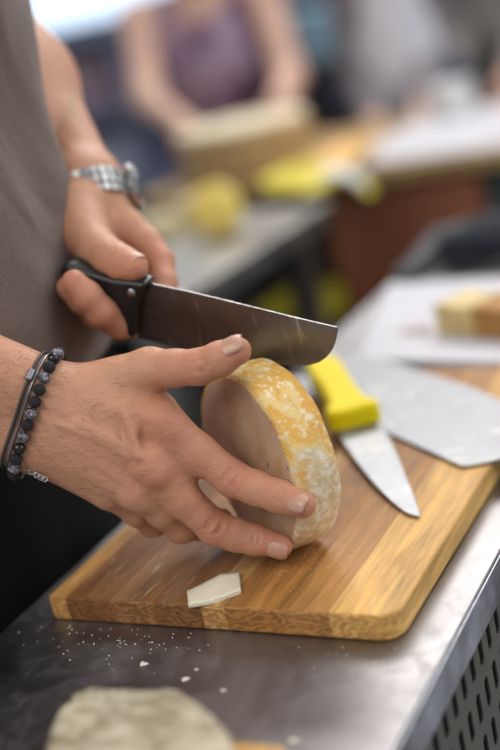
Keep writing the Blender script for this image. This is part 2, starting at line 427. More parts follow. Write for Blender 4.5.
pp = fix(mk('perforated_panel', sv, sf, PERF, ct)); so = pp.modifiers.new('s', 'SOLIDIFY'); so.thickness = .0012
MB().box((TX1-.030, -.32, -.34), (TX1-.026, .63, TZ-.024)).build('cavity_shade_panel', SLOT, ct)  # added near-black sheet, stands in for the shade seen through the slots
MB().box((TX1-.012, -.32, -.40), (TX1-.003, .63, -.318)).build('lower_rail', STEEL_EDGE, ct)
for x in (TX0+.03, TX1-.03):
    for yy in (TY0+.03, TY1-.03): MB().box((x-.018, yy-.018, FLOOR_Z), (x+.018, yy+.018, TZ-.023)).build('leg', STEEL_EDGE, ct, bevel=.003)
MB().box((TX0+.02, TY0+.02, -.62), (TX1-.02, TY1-.02, -.60)).build('lower_shelf', STEEL_EDGE, ct)
MB().box((TX0+.004, TY0+.02, -.34), (TX0+.008, TY1-.02, TZ-.023)).build('rear_panel', STEEL_EDGE, ct)

# ================================================================== BOARD
bd_a, bd_b = rrect(-.1345, 0, .1095, .40, .004, 8), rrect(-.1345, 0, .1095, .40, .014, 8)
cb = MB().prism(bd_b[:9] + bd_a[9:27] + bd_b[27:], -.0172, 0).build('cutting_board', WOOD, None, bevel=.0022, seg=3)
tag(cb, 'striped acacia wood cutting board with rounded corners lying on the steel counter', 'cutting board')

# ================================================================== CHEESE WHEEL
def cheese_wheel():
    n = Vector((.552, .834, -.0128)).normalized(); h = Vector((n.y, -n.x, 0)).normalized(); v = h.cross(n)
    c = Vector((-.0068, .0735, .0615)); R_, T_ = .0613, .031
    NA = 160
    prof = [(.0, 0), (.3, 0), (.6, .0), (.82, .0), (.93, .0003), (.975, .001), (.995, .003), (1.008, .007), (1.018, .0125), (1.02, .0175), (1.012, .0235), (.995, .0285), (.965, .0315), (.9, .0325), (.5, .0325), (.0, .0325)]
    bm_v, bm_f, mi = [], [], []
    rnd = [random.uniform(-1, 1) for _ in range(40)]
    def wob(a, y): return .0006*(math.sin(3*a+rnd[0]*3)+math.sin(7*a+rnd[1]*3+y*160)*.6+math.sin(13*a+rnd[2]*4-y*200)*.4)
    for i, (r, y) in enumerate(prof):
        for k in range(NA):
            a = 2*math.pi*k/NA; rr = R_*r/1.01 + (wob(a, y)*1.5 if r > .9 else 0)
            yy = y + (.0008*math.sin(9*rr*40+a*2) if r < .9 and y < .01 else 0)
            bm_v.append(Vector((rr*math.cos(a), yy, rr*math.sin(a))))
    for i in range(len(prof)-1):
        for k in range(NA):
            bm_f.append((i*NA+k, i*NA+(k+1) % NA, (i+1)*NA+(k+1) % NA, (i+1)*NA+k)); mi.append(0 if (i < 4 or i > 12) else 1)
    o = mk('cheese', bm_v, bm_f, None, smooth=True, mats=[RFACE, RRIM], midx=mi)
    bm = bmesh.new(); bm.from_mesh(o.data); bmesh.ops.remove_doubles(bm, verts=bm.verts, dist=1e-5); bmesh.ops.recalc_face_normals(bm, faces=bm.faces); bm.to_mesh(o.data); bm.free()
    M = Matrix((h, n, v)).transposed().to_4x4(); M.translation = c
    o.matrix_world = M
    return tag(o, 'small upright wheel of orange rinded cheese with cloth marked face held on the board', 'cheese')
WHEEL = cheese_wheel()

# ================================================================== CHEF KNIFE (held by the far hand)
kb0 = P(145, 282, .785); kb1 = P(338, 328, .742)
kx = (kb1 - kb0).normalized(); kn = kx.cross(Vector((0, 0, 1))).normalized()
if kn.dot(VIEW) < 0: kn = -kn
kn = (kn + Vector((0, 0, -.10))).normalized(); kn = (kn - kx*kn.dot(kx)).normalized()
kz = kn.cross(kx); kz = kz if kz.z > 0 else -kz
KM = Matrix((kx, kz, kn)).transposed().to_4x4(); KM.translation = kb0
def kpix(px, py):
    r = ray(px, py); t = (kb0 - CP).dot(kn)/r.dot(kn); q = CP + r*t - kb0; return (q.dot(kx), q.dot(kz))
knife = empty('chef_knife', 'large wide bladed kitchen knife with black handle cutting into the upright cheese', 'knife', kb0)
up_e = [kpix(*p) for p in ((141, 281), (190, 291.5), (240, 303.5), (290, 316), (337, 327))]
lo_e = [kpix(*p) for p in ((338, 331), (335, 345), (329, 355), (320, 362), (308, 365.5), (295, 366), (270, 364), (240, 360), (205, 354), (170, 346), (138, 338), (133, 330), (135, 300))]
poly = up_e + lo_e; nU = len(up_e)
cen = None
# cross-section: thick at the spine, thin at the edge
V = []; n = len(poly)
for s in (1, -1):
    for i, (x, z) in enumerate(poly):
        th = .0011 if i < nU else (.00015 if nU <= i < nU+11 else .001)
        V.append(KM @ Vector((x, z, s*th)))
mid = []
# rows: connect spine row to edge row by columns for clean shading
cols = 40; V = []; F = []
def interp(line, t):
    ls = [0]
    for a, b in zip(line, line[1:]): ls.append(ls[-1] + math.dist(a, b))
    d = t*ls[-1]
    for i in range(len(line)-1):
        if d <= ls[i+1] + 1e-9:
            f = (d-ls[i])/(ls[i+1]-ls[i]); return (line[i][0]+(line[i+1][0]-line[i][0])*f, line[i][1]+(line[i+1][1]-line[i][1])*f)
low = [lo_e[10], *reversed(lo_e[0:10])]
for i in range(cols+1):
    t = i/cols; a = interp(up_e, t); b = interp(low, t)
    for j, th in ((0, .0005), (.35, .0007), (.88, .0004), (1, .0001)):
        x, z = a[0]+(b[0]-a[0])*j, a[1]+(b[1]-a[1])*j
        V += [KM @ Vector((x, z, th)), KM @ Vector((x, z, -th))]
for i in range(cols):
    for j in range(3):
        q = i*8+j*2; F += [(q, q+2, q+10, q+8), (q+1, q+9, q+11, q+3)]
    F += [(i*8, i*8+8, i*8+9, i*8+1), (i*8+6, i*8+7, i*8+15, i*8+14)]
for i in (0, cols):
    q = i*8; F += [(q, q+1, q+3, q+2), (q+2, q+3, q+5, q+4), (q+4, q+5, q+7, q+6)]
b = fix(mk('blade', V, F, BLADE, knife)); b['label'] = 'dull steel blade'
hp = [kpix(*p) for p in ((152, 279), (138, 277), (120, 275), (95, 268), (80, 262), (70, 259), (64, 266), (66, 276), (78, 285), (100, 297), (118, 312), (137, 336), (141, 330), (143, 300))]
hm = MB(); hm.prism(hp, -.0085, .0085, KM); ho = fix(hm.build('handle', BLACKP, knife, bevel=.004, seg=4)); ho['label'] = 'black moulded handle'
q = kpix(140, 280); rv = MB().lathe([(.0001, 0), (.003, 0), (.003, .0006), (.002, .0012), (.0001, .0014)], 16, KM @ Matrix.Translation((q[0]-.002, q[1]-.006, .0083)))
rv.build('rivet', SILVER, ho, smooth=True)

# ================================================================== THE CHEESEMONGER (standing at the left)
man = empty('person', 'person in brown t-shirt and dark trousers holding a knife and the upright cheese', 'person', (-.30, .06, FLOOR_Z))
W0 = (36, 414, .745)
elR = Vector((-.315, -.075, .265)); shR = Vector((-.31, -.145, .535))
elL = P(-62, -60, 1.05); shL = Vector((-.30, .25, .56))
TC = Vector((-.265, .075, 0))
wl1, wl2 = P(40, 388, .742), P(30, 441, .75)
axf = (elR - (wl1+wl2)/2).normalized()
fa = (wl1+wl2)/2 + axf*.12
acr = (wl1-wl2).normalized()
def arm_prims_R(full):
    e1 = (wl1+wl2)/2 + axf*(.25 if full else .10)
    return [cap(wl1, fa + acr*.014, .0205, .030, .02), cap(wl2, fa - acr*.014, .0195, .031, .02)]
base = arm_prims_R(False)
base += [cap(P(62, 396, .742), P(160, 420, .735), .0165, .0125, .010),
         cap(P(58, 416, .740), P(150, 460, .735), .0165, .0125, .010),
         cap(P(54, 436, .744), P(136, 488, .742), .0165, .0120, .010),
         cap(P(46, 450, .75), P(108, 490, .754), .0150, .0120, .010),
         cap(P(66, 392, .748), P(150, 369, .738), .0150, .0128, .010),
         cap(P(80, 430, .766), P(140, 452, .765), .018, .014, .012),
         cap(P(66, 452, .762), P(112, 480, .77), .017, .013, .012),
         cap(P(120, 384, .748), P(163, 408, .746), .0115, .0085, .010),
         # knuckle heads, tendons and veins on the back
         cap(P(162, 423, .7300), P(168, 429, .7300), .0105, .010, .006),
         cap(P(150, 466, .7295), P(156, 472, .7295), .0105, .010, .006),
         cap(P(136, 494, .738), P(140, 498, .739), .0095, .009, .006),
         cap(P(85, 403, .7285), P(156, 418, .7245), .0019, .0026, .005),
         cap(P(80, 424, .7245), P(146, 458, .7240), .0019, .0026, .005),
         cap(P(76, 446, .730), P(130, 484, .7305), .0013, .0016, .005),
         cap(P(126, 404, .7245), P(133, 428, .7235), .0011, .0012, .006), cap(P(133, 428, .7235), P(128, 456, .7250), .0012, .001, .006),
         cap(P(126, 416, .7215), P(139, 456, .7205), .0018, .0022, .0045), cap(P(100, 440, .7245), P(128, 456, .7235), .001, .001, .0035), cap(P(60, 425, .7235), P(100, 440, .7245), .001, .001, .0035)]
base += [cap(P(166, 430, .736), P(190, 452, .737), .0115, .0108, .006), cap(P(160, 450, .738), P(186, 474, .742), .0105, .0085, .007), cap(P(148, 482, .742), P(168, 506, .749), .010, .008, .006)]
thumb = chain([(150, 369, .738, 12.8), (176, 368, .728, 11), (199, 367, .721, 10.6), (220, 359, .7165, 10.2), (237, 351, .713, 8.6)])
index = chain([(163, 422, .735, 12.2), (200, 454, .737, 11.4), (233, 479, .736, 10.9), (256, 488, .728, 10.2), (278, 496, .719, 9.6), (303, 505, .706, 7.8)])
middle = chain([(151, 464, .735, 12.2), (184, 500, .742, 11.2), (215, 528, .747, 10.6), (236, 535, .748, 9.9), (255, 540, .748, 9.2), (281, 546, .744, 7.2)])
ring = chain([(137, 490, .742, 11.8), (162, 512, .752, 9.6), (181, 528, .765, 9.4), (202, 527, .785, 8.4), (222, 519, .80, 7.2)])
pinky = chain([(109, 490, .754, 10.5), (136, 512, .768, 8.6), (152, 524, .785, 8.2), (172, 522, .80, 7.2), (190, 512, .81, 6.3)])
V0, F0 = nets((base, [thumb, index, middle, ring, pinky]), .002)
bv0 = BVHTree.FromPolygons([tuple(v) for v in V0], [tuple(int(i) for i in f) for f in F0])
carve = []
def creases(px, py, ang, offs, half, bow=2.5):   # wrinkles across the back of a joint, following the skin
    ca, sa = math.cos(ang), math.sin(ang)
    for o in offs:
        pts = []
        for k in range(7):
            u = (k/3-1); x = o + (bow if o >= 0 else -bow)*(1-u*u)*.8 + random.uniform(-.3, .3); yv = u*half
            h_ = bv0.ray_cast(CP, ray(px + x*ca - yv*sa, py + x*sa + yv*ca).normalized())
            if h_[0] is not None: pts.append(h_[0])
        for a, b2 in zip(pts, pts[1:]):
            if (a-b2).length < .01: carve.append(cap(a, b2, .00025, .00025, .0016))
creases(233, 478, .66, (-6, -2.5, 1.5, 5), 8); creases(215, 527, .60, (-6, -2.5, 1.5, 5), 8)
creases(279, 495, .42, (-2, 2), 7, 1); creases(256, 540, .2, (-2, 2), 6, 1); creases(199, 366, -.2, (-5, -1.5, 2, 5.5), 7)
V1, F1 = nets((base, [thumb, index, middle, ring, pinky]), .00085, carve)
V1 = relax(V1, F1, 1, .4)

def flush_of(V, pts):
    f = np.zeros(len(V))
    for p, r, s in pts:
        d = np.sqrt(((V - np.array(p))**2).sum(1)); f = np.maximum(f, s*np.exp(-(d/r)**2))
    return f
fl1 = flush_of(V1, [(P(233, 479, .728), .013, .75), (P(215, 527, .738), .013, .8), (P(303, 506, .702), .014, .6), (P(281, 547, .738), .014, .6), (P(278, 496, .712), .010, .45),
                    (P(199, 367, .713), .014, .5), (P(237, 351, .708), .015, .6), (P(166, 428, .724), .02, .45), (P(153, 470, .724), .02, .5), (P(200, 452, .73), .016, .35), (P(184, 500, .735), .016, .4)])
# far hand holding the knife
wL = P(92, 190, .875); axl = (elL - wL).normalized(); 
bl = [cap(wL, wL + axl*.12, .0215, .033, .015), cap(P(86, 192, .868), P(80, 180, .87), .018, .020, .012), cap(P(101, 196, .885), P(96, 184, .885), .018, .02, .012),
      cap(P(98, 200, .875), P(128, 228, .862), .0165, .0125, .01), cap(P(92, 200, .872), P(116, 240, .862), .0165, .013, .01),
      cap(P(86, 204, .872), P(100, 246, .868), .016, .013, .01), cap(P(84, 206, .870), P(84, 248, .872), .015, .012, .01),
      cap(P(84, 202, .862), P(86, 236, .838), .0155, .0145, .010), cap(P(84, 224, .835), P(88, 230, .830), .013, .012, .006)]
bl += [cap(P(80, 206, .85), P(80, 240, .835), .0165, .0165, .012), cap(P(76, 214, .85), P(76, 246, .85), .014, .013, .01)]
thL = chain([(84, 234, .832, 16), (98, 250, .814, 14), (112, 259, .800, 12.4), (123, 264, .792, 11.6), (133, 267, .785, 10)])
inL = chain([(128, 228, .862, 12.2), (147, 244, .856, 11), (160, 262, .848, 10.0), (164, 284, .835, 9.2), (160, 305, .822, 8.2)])
miL = chain([(118, 238, .866, 12), (136, 282, .862, 10.5), (138, 322, .838, 10.4), (120, 324, .806, 10.0), (102, 312, .792, 9.6), (88, 296, .786, 9.2), (74, 282, .784, 8.2)])
riL = chain([(104, 246, .87, 11.5), (116, 290, .868, 10), (114, 322, .848, 9.6), (96, 314, .82, 9.2), (82, 300, .806, 8.8), (68, 288, .80, 8.0)])
piL = chain([(90, 250, .872, 10.5), (98, 284, .872, 9), (94, 304, .856, 8.6), (80, 298, .832, 8.2), (68, 288, .82, 7.4)])
V2, F2 = nets((bl, [thL, inL, miL, riL, piL]), .0013)
V2 = relax(V2, F2, 1, .4)
fl2 = flush_of(V2, [(P(134, 267, .776), .016, .6), (P(110, 258, .795), .014, .35), (P(138, 322, .83), .02, .7), (P(102, 312, .785), .02, .6), (P(74, 282, .78), .016, .6), (P(160, 262, .84), .02, .55)])
# arms, torso, neck, head and legs
def head_prims(hc, fwd, s=1.):
    fwd = Vector(fwd).normalized(); side = fwd.cross(Vector((0, 0, 1))).normalized(); up = side.cross(fwd)
    M = Matrix((fwd, side, up)).transposed(); 
    q = lambda f, sd, u: hc + fwd*f*s + side*sd*s + up*u*s
    return [ell(hc, (.096*s, .076*s, .115*s), .02, M), ell(q(.025, 0, -.06), (.066*s, .054*s, .06*s), .03, M), cap(q(.095, 0, .012), q(.112, 0, -.018), .009*s, .013*s, .012),
            cap(q(.078, -.018, -.058), q(.078, .018, -.058), .008*s, .008*s, .008), cap(q(.07, 0, -.10), q(.074, 0, -.098), .016*s, .016*s, .02),
            cap(q(.088, -.034, .03), q(.088, .034, .03), .008*s, .008*s, .014), ell(q(.0, .078, -.005), (.018*s, .008*s, .03*s), .004, M), ell(q(.0, -.078, -.005), (.018*s, .008*s, .03*s), .004, M)], q, M
hcM = Vector((-.215, .055, .80)); hpM, hq, hMm = head_prims(hcM, (.8, .05, -.5))
coarse = [cap((wl1+wl2)/2 + axf*.07, fa, .031, .0385, .02), cap(fa, elR, .0395, .040, .03), cap(elR, shR, .042, .052, .03),
          cap(wL + axl*.06, wL + axl*.13, .026, .034, .02), cap(wL + axl*.13, elL, .035, .038, .03), cap(elL, shL, .042, .052, .03),
          cap(shR, shL, .06, .06, .05), ell((TC.x, TC.y, .36), (.10, .155, .22), .06), ell((TC.x-.03, TC.y, .06), (.085, .135, .14), .06),
          cap((-.30, .055, .55), (-.25, .055, .70), .062, .058, .04)] + hpM
for s in (-1, 1):
    hip = Vector((-.32, .06+s*.09, -.02)); kn_ = Vector((-.30, .06+s*.11, -.47)); an = Vector((-.32, .06+s*.12, -.86))
    coarse += [cap(hip, kn_, .085, .055, .04), cap(kn_, an, .055, .036, .03), cap(an, an+Vector((.13, s*.02, -.03)), .03, .026, .02)]
V3, F3 = nets((coarse, []), .007)
V3 = relax(V3, F3, 2)
Vb = np.concatenate([V1, V2, V3]); Fb = np.concatenate([F1, F2+len(V1), F3+len(V1)+len(V2)])
body = np_mesh('body', Vb, Fb, [SKIN], man, np.concatenate([fl1, fl2, np.zeros(len(V3))]))

# fingernails
def nail(tip, prev, dors, r, ln=.0105, wd=52, label=None):
    t = (tip - prev).normalized(); d = (dors - t*dors.dot(t)).normalized(); s = t.cross(d)
    V = []; F = []; nu, nv = 10, 9
    for i in range(nu+1):
        u = i/nu; x = -ln*.62 + u*(ln*.62 + r*.78)
        for j in range(nv):
            w_ = (j/(nv-1)*2-1)
            lim = 1 - .25*abs(2*u-1)**4 - (.35*(1-u*6) if u < 1/6 else 0)
            a = math.radians(wd)*w_*lim
            rr = (r if x < 0 else math.sqrt(max(r*r - (x*.82)**2, 1e-9))) + .00035
            V.append(tip + t*x + (d*math.cos(a) + s*math.sin(a))*rr)
    for i in range(nu):
        for j in range(nv-1): F.append((i*nv+j, i*nv+j+1, (i+1)*nv+j+1, (i+1)*nv+j))
    o = fix(mk('fingernail', V, F, NAIL, man, smooth=True)); so = o.modifiers.new('s', 'SOLIDIFY'); so.thickness = .0006; so.offset = 1
    return o
camv = lambda x, y, z: (CR @ Vector((x, y, z))).normalized()
nail(P(303, 506, .706), P(278, 496, .719), camv(.25, .1, 1), .0074)
nail(P(281, 547, .744), P(255, 540, .748), camv(.2, -.45, 1), .0070)
nail(P(237, 351, .713), P(220, 359, .7165), camv(-.15, .75, .75), .0088, .012)
nail(P(134, 267, .786), P(124, 264, .794), camv(.1, .8, .7), .0094, .012)
# fine forearm hair
hb = MB(); 
bvh = BVHTree.FromPolygons([tuple(v) for v in V1], [tuple(int(i) for i in f) for f in F1])
random.seed(9)
for i in range(420):
    px = random.uniform(-8, 120); py = random.uniform(350, 500)
    if px > 45 and random.random() < .55: continue
    o0 = CP; d0 = ray(px, py).normalized(); h_ = bvh.ray_cast(o0, d0)
    if h_[0] is None: continue
    p0, nn = h_[0], h_[1]
    if nn.dot(d0) > 0: nn = -nn
    dr = (CR @ Vector((random.uniform(.5, 1), random.uniform(-1.0, .1), 0))).normalized(); dr = (dr - nn*dr.dot(nn)).normalized()
    l = random.uniform(.004, .008)
    hb.tube([p0, p0 + dr*l*.5 + nn*.0009, p0 + dr*l + nn*.0007], [.00006, .00005, .00002], 3)
tag(hb.build('arm_hair', plain('dark body hair', (.09, .05, .03), .6), man), kind='stuff')

# clothes
def cloth(name, c, rough=.9, sc=900, folds=7, fs=.5, sheen=.0):
    m, t, p = nodes(name); v = coord(t)
    n = noise(t, v, 4, 3); fine = noise(t, v, sc, 2)
    c1 = mix(t, ramp(t, fine, [(.35, (0,)*3), (.65, (1,)*3)]), tuple(x*.82 for x in c), tuple(min(1, x*1.18) for x in c)); L(t, c1, p.inputs['Base Color'])
    p.inputs['Roughness'].default_value = rough; p.inputs['Sheen Weight'].default_value = sheen; p.inputs['Specular IOR Level'].default_value = .2
    b = bump(t, p, fine, .3, .0008); bump(t, p, noise(t, coord(t, (1, 1, .45)), folds, 3, .5, .8), fs, .035, b); return m
SHIRT = cloth('brown jersey', (.165, .122, .105), sheen=.2, fs=.8); TROUS = cloth('black twill', (.006, .007, .010), .8)
def inflate_cloth(prims, res, name, mat, parent, it=2, clip=None, amp=0):
    V, F = nets((prims, []), res); V = relax(V, F, it)
    if amp:
        a, z = np.arctan2(V[:, 1]-TC.y, V[:, 0]-TC.x), V[:, 2]
        d = amp*(np.sin(a*7 + z*14) + .7*np.sin(a*11 - z*23 + 1) + .5*np.sin(z*31 + a*5))
        V[:, 0] += d*np.cos(a); V[:, 1] += d*np.sin(a)
    return np_mesh(name, V, F, [mat], parent)
tm = lambda a, b, t: a + (b-a)*t
sp = [cap(shR, shL, .068, .068, .05), ell((TC.x, TC.y, .39), (.128, .185, .26), .05), ell((TC.x+.003, TC.y, .18), (.132, .185, .15), .05),
      cap(shR, tm(shR, elR, .55), .066, .064, .03), cap(shL, tm(shL, elL, .5), .066, .062, .03), cap((-.30, .055, .54), (-.29, .055, .60), .075, .068, .03)]
ts = inflate_cloth(sp, .005, 'tshirt', SHIRT, man, 2, amp=.0022)
for v in ts.data.vertices:
    hz = .112 + .005*math.sin(v.co.y*40) + .12*(v.co.x+.14)
    if v.co.z < hz: v.co.z = hz
tp = [ell((TC.x-.035, TC.y, .03), (.108, .160, .16), .04)]
for s in (-1, 1):
    hip = Vector((-.32, .06+s*.09, -.02)); kn_ = Vector((-.30, .06+s*.11, -.47)); an = Vector((-.32, .06+s*.12, -.84))
    tp += [cap(hip, kn_, .105, .075, .04), cap(kn_, an, .075, .062, .03)]
inflate_cloth(tp, .007, 'trousers', TROUS, man, 2, amp=.003)
for s in (-1, 1):
    an = Vector((-.32, .06+s*.12, -.87))
    V, F = nets(([cap(an+Vector((-.04, 0, -.0)), an+Vector((.15, s*.02, -.012)), .042, .036, .02), cap(an, an+Vector((0, 0, .05)), .045, .048, .02)], []), .006)
    V[:, 2] = np.maximum(V[:, 2], FLOOR_Z)
    np_mesh('shoe', V, F, [BLACKP], man)
V = []; F = []
for i in range(22):
    z = .135 - i*.035
    for j in range(25):
        a = math.radians(-75 + 165*j/24); ra = .120 + .012*min(1, i/6) + .0035*math.sin(j*1.5 + i*.12)*min(1, i/5); rb = .175 + .01*min(1, i/6)
        V.append((TC.x-.040 + ra*math.cos(a), TC.y + rb*math.sin(a), z))
for i in range(21):
    for j in range(24): F.append((i*25+j, i*25+j+1, (i+1)*25+j+1, (i+1)*25+j))
ap = mk('waist_apron', V, F, cloth('black apron', (.006, .006, .008), .8), man, smooth=True); ap.modifiers.new('s', 'SOLIDIFY').thickness = .002; ap['label'] = 'black waist apron'
HAIR = plain('dark brown hair', (.03, .018, .012), .6, 0, 80, .3, .5)
V, F = nets(([ell(hcM + Vector((-.02, 0, .025)), (.108, .086, .112), .02, hMm)], []), .006)
k_ = np.array([(Vector(v) - hcM).dot(hMm.col[0]) < .055 and (Vector(v) - hcM).dot(hMm.col[2]) > -.075 for v in V]); keep = k_[F].all(1)
np_mesh('hair', V, F[keep], [HAIR], man)
for s in (-1, 1):
    c = hq(.084, s*.031, .010); MB().lathe([(.0001, -.011), (.006, -.009), (.0105, 0), (.006, .009), (.0001, .011)], 16, Matrix.Translation(c)).build('eye', plain('eye white', (.7, .7, .7), .2), man, smooth=True)

# ------------------------------------------------------------------ beaded bracelet on the near wrist
bcen = P(37, 416, .747)
def ring_pts(bv, cen, upv, axis, n, off, rmax=.07, tilt=0):
    out = []; axis = axis.normalized(); u = (upv - axis*upv.dot(axis)).normalized(); v = axis.cross(u)
    if v.dot(VIEW) < 0: v = -v
    for i in range(n):
        a = 2*math.pi*i/n; d = (u*math.cos(a) + v*math.sin(a) + axis*tilt*math.sin(a)).normalized()
        h_ = bv.ray_cast(cen, d, rmax)
        p = h_[0] if h_[0] is not None else cen + d*.03
        out.append((p + d*off, d))
    return out
u_br = P(57, 364, .745) - P(19, 468, .750); a_br = CR @ Vector((104, -38+0, 0)).normalized()
a_br = (CR @ Vector((u_br.length, 0, 0))); 
cu = CR.transposed() @ u_br; a_br = CR @ Vector((cu.y, -cu.x, 0)); a_br.normalize(); a_br = -a_br if a_br.dot(axf) < 0 else a_br
LAVA = plain('black lava bead', (.016, .015, .016), .75, 0, 900, .5, .8); GLOSSB = plain('glossy black bead', (.012, .011, .012), .12, 0); SILB = plain('silver skull bead', (.24, .24, .27), .28, 1, 420, .85, 1.5)
br = empty('beaded_bracelet', 'black lava stone and silver bead bracelet round the near wrist', 'bracelet', bcen)
rp = ring_pts(bvh, bcen, u_br, a_br, 64, .0036)
# resample evenly by bead diameter
pts = [p for p, d in rp] + [rp[0][0]]; per = [0]
for a, b2 in zip(pts, pts[1:]): per.append(per[-1] + (b2-a).length)
nb = int(per[-1]/.0078)
def along(pts, per, d):
    d %= per[-1]
    for i in range(len(pts)-1):
        if d <= per[i+1]: return pts[i].lerp(pts[i+1], (d-per[i])/(per[i+1]-per[i]+1e-9))
def ball(r, n=14, squash=1.):
    return [(max(r*math.sin(math.pi*k/n), 1e-5), -r*squash*math.cos(math.pi*k/n)) for k in range(n+1)]
MB().tube(pts, .0008, 6).build('elastic_cord', GLOSSB, br)
for i in range(nb):
    p = along(pts, per, i*per[-1]/nb); ty = (0, 2, 0, 0, 1, 0, 1, 2)[i % 8] if i % 2 else (0, 1, 2, 0)[(i//2) % 4]
    t_ = (along(pts, per, i*per[-1]/nb+.003) - p).normalized()
    M = Matrix.Translation(p) @ t_.to_track_quat('Z', 'Y').to_matrix().to_4x4()
    mb = MB().lathe(ball(.0040 if ty != 2 else .0042, 10, .93), 16, M)
    mk('bead', mb.v, mb.f, (LAVA, GLOSSB, SILB)[ty], br, smooth=True)
cbr = empty('cord_bracelet', 'thin dark cord bracelet with small grey clasp beside the bead bracelet', 'bracelet', bcen)
rp2 = ring_pts(bvh, bcen + axf*.0085, u_br, a_br, 48, .0012)
pc = [p for p, d in rp2] + [rp2[0][0]]
rp3 = ring_pts(bvh, bcen + axf*.0055, u_br, a_br, 48, .0010); pc3 = [p for p, d in rp3] + [rp3[0][0]]
CORD = plain('dark leather cord', (.05, .045, .045), .5); GREYM = plain('grey metal', (.35, .35, .36), .35, .9)
MB().tube(pc, .0011, 8).build('cord', CORD, cbr, smooth=True); MB().tube(pc3, .0008, 8).build('cord', GREYM, cbr, smooth=True)
q1 = rp2[5][0]; q2 = rp2[6][0]; q2 = q1 + (q2-q1).normalized()*.007
MB().tube([q1, q2], [.0026, .0026], 12).build('clasp', GREYM, cbr, bevel=.0006)
ch = P(27, 468, .7385)
for i in range(9):
    p = ch.lerp(P(45, 479, .7365), i/8) + Vector((0, 0, -.0012*math.sin(i/8*3.1)))
    ang = i*math.pi/2
    loop = [p + (CR @ Vector((.0016*math.cos(a), .0016*math.sin(a)*math.cos(ang), .0016*math.sin(a)*math.sin(ang)))) for a in [2*math.pi*k/10 for k in range(11)]]
    MB().tube(loop, .0004, 6, cap=False).build('chain_link', SILVER, cbr, smooth=True)
# ------------------------------------------------------------------ steel watch on the far wrist
Vw, Fw = nets((bl[:3], []), .002)
bvh2 = BVHTree.FromPolygons([tuple(v) for v in Vw], [tuple(int(i) for i in f) for f in Fw])
wc = P(87, 196, .874); wu = P(126, 208, .885) - P(66, 180, .87)
cw = CR.transposed() @ wu; aw = CR @ Vector((cw.y, -cw.x, 0)); aw = aw if aw.dot(axl) > 0 else -aw; aw = (axl + VIEW*.35 + (CR @ Vector((.25, 0, 0)))).normalized()
wt = empty('wristwatch', 'stainless steel wristwatch with link band on the far wrist', 'watch', wc)
wp = ring_pts(bvh2, wc, wu, aw, 60, .0022); pw = [p for p, d in wp] + [wp[0][0]]; pd = [d for p, d in wp] + [wp[0][1]]
per = [0]
for a, b2 in zip(pw, pw[1:]): per.append(per[-1] + (b2-a).length)
nl = int(per[-1]/.0062)
for i in range(nl):
    p = along(pw, per, i*per[-1]/nl); t_ = (along(pw, per, i*per[-1]/nl+.002) - p).normalized(); o_ = (p - wc); o_ = (o_ - t_*o_.dot(t_)).normalized(); a_ = t_.cross(o_)
    M = Matrix((t_, a_, o_)).transposed().to_4x4(); M.translation = p
    mb = MB()
    for yy, hw, hz in ((-.0065, .0028, .0014), (0, .0032, .0019), (.0065, .0028, .0014)): mb.box((-.0027, yy-hw, -hz), (.0027, yy+hw, hz), 0, M)
    mb.build('band_link', SILVER, wt, bevel=.0006)
i = int(nl*.0); p, d = wp[2]; t_ = (wp[3][0]-wp[1][0]).normalized(); o_ = (d - t_*d.dot(t_)).normalized(); a_ = t_.cross(o_); M = Matrix((t_, a_, o_)).transposed().to_4x4(); M.translation = p + o_*.002
wcase = MB().lathe([(.0001, -.003), (.017, -.003), (.0185, 0), (.0185, .003), (.016, .005), (.0001, .005)], 40, M).build('watch_case', SILVER, wt, smooth=False)
MB().lathe([(.0001, .0051), (.0155, .0051), (.015, .0056), (.0001, .0056)], 40, M).build('dial', plain('dark dial', (.02, .02, .03), .2), wcase)
MB().tube([M @ Vector((.0184, 0, .001)), M @ Vector((.0215, 0, .001))], .0028, 12).build('crown', SILVER, wcase)

# ================================================================== THINGS ON THE BOARD
# yellow handled paring knife
yk = empty('paring_knife', 'short pointed knife with bright yellow plastic handle lying on the board behind the cheese', 'knife', on(376, 424, .003))
tip = Vector((.0838, .1158, .0018)); bs = Vector((-.0125, .2575, .0072)); dx = (bs-tip).normalized(); sy = Vector((0, 0, 1)).cross(dx).normalized(); nz = dx.cross(sy)
ln = (bs-tip).length; V = []; F = []
for i in range(25):
    t = i/24; x = t*ln
    q_ = min(t/.8, 1); lo_w = -.0165*min(1, (t*1.25)**.85); hi_w = .0165*math.sqrt(max(0, 1-(1-q_)**2))
    cyy = -.002*(1-t)
    for w_, th in ((hi_w+cyy, .0009*(.3+t)), (lo_w*.7+cyy, .0007*(.3+t)), (lo_w+cyy, .0001)):
        V += [tip + dx*x + sy*w_ + nz*th, tip + dx*x + sy*w_ - nz*th]
for i in range(24):
    q = i*6
    F += [(q, q+2, q+8, q+6), (q+2, q+4, q+10, q+8), (q+1, q+7, q+9, q+3), (q+3, q+9, q+11, q+5), (q, q+6, q+7, q+1), (q+4, q+5, q+11, q+10)]
F += [(0, 1, 3, 2), (2, 3, 5, 4), (144, 146, 147, 145), (146, 148, 149, 147)]
fix(mk('blade', V, F, BLADE2, yk))
hp = [(-.002, -.0205), (.010, -.0215), (.018, -.014), (.06, -.0135), (.11, -.0155), (.135, -.013), (.14, 0), (.135, .012), (.11, .0155), (.06, .0135), (.022, .0145), (.014, .0215), (0, .0215), (-.004, .010)]
M = Matrix((dx, sy, nz)).transposed().to_4x4(); M.translation = bs + Vector((0, 0, .0072))
fix(MB().prism(hp, -.0100, .0095, M).build('handle', YELLOWP, yk, bevel=.005, seg=4))
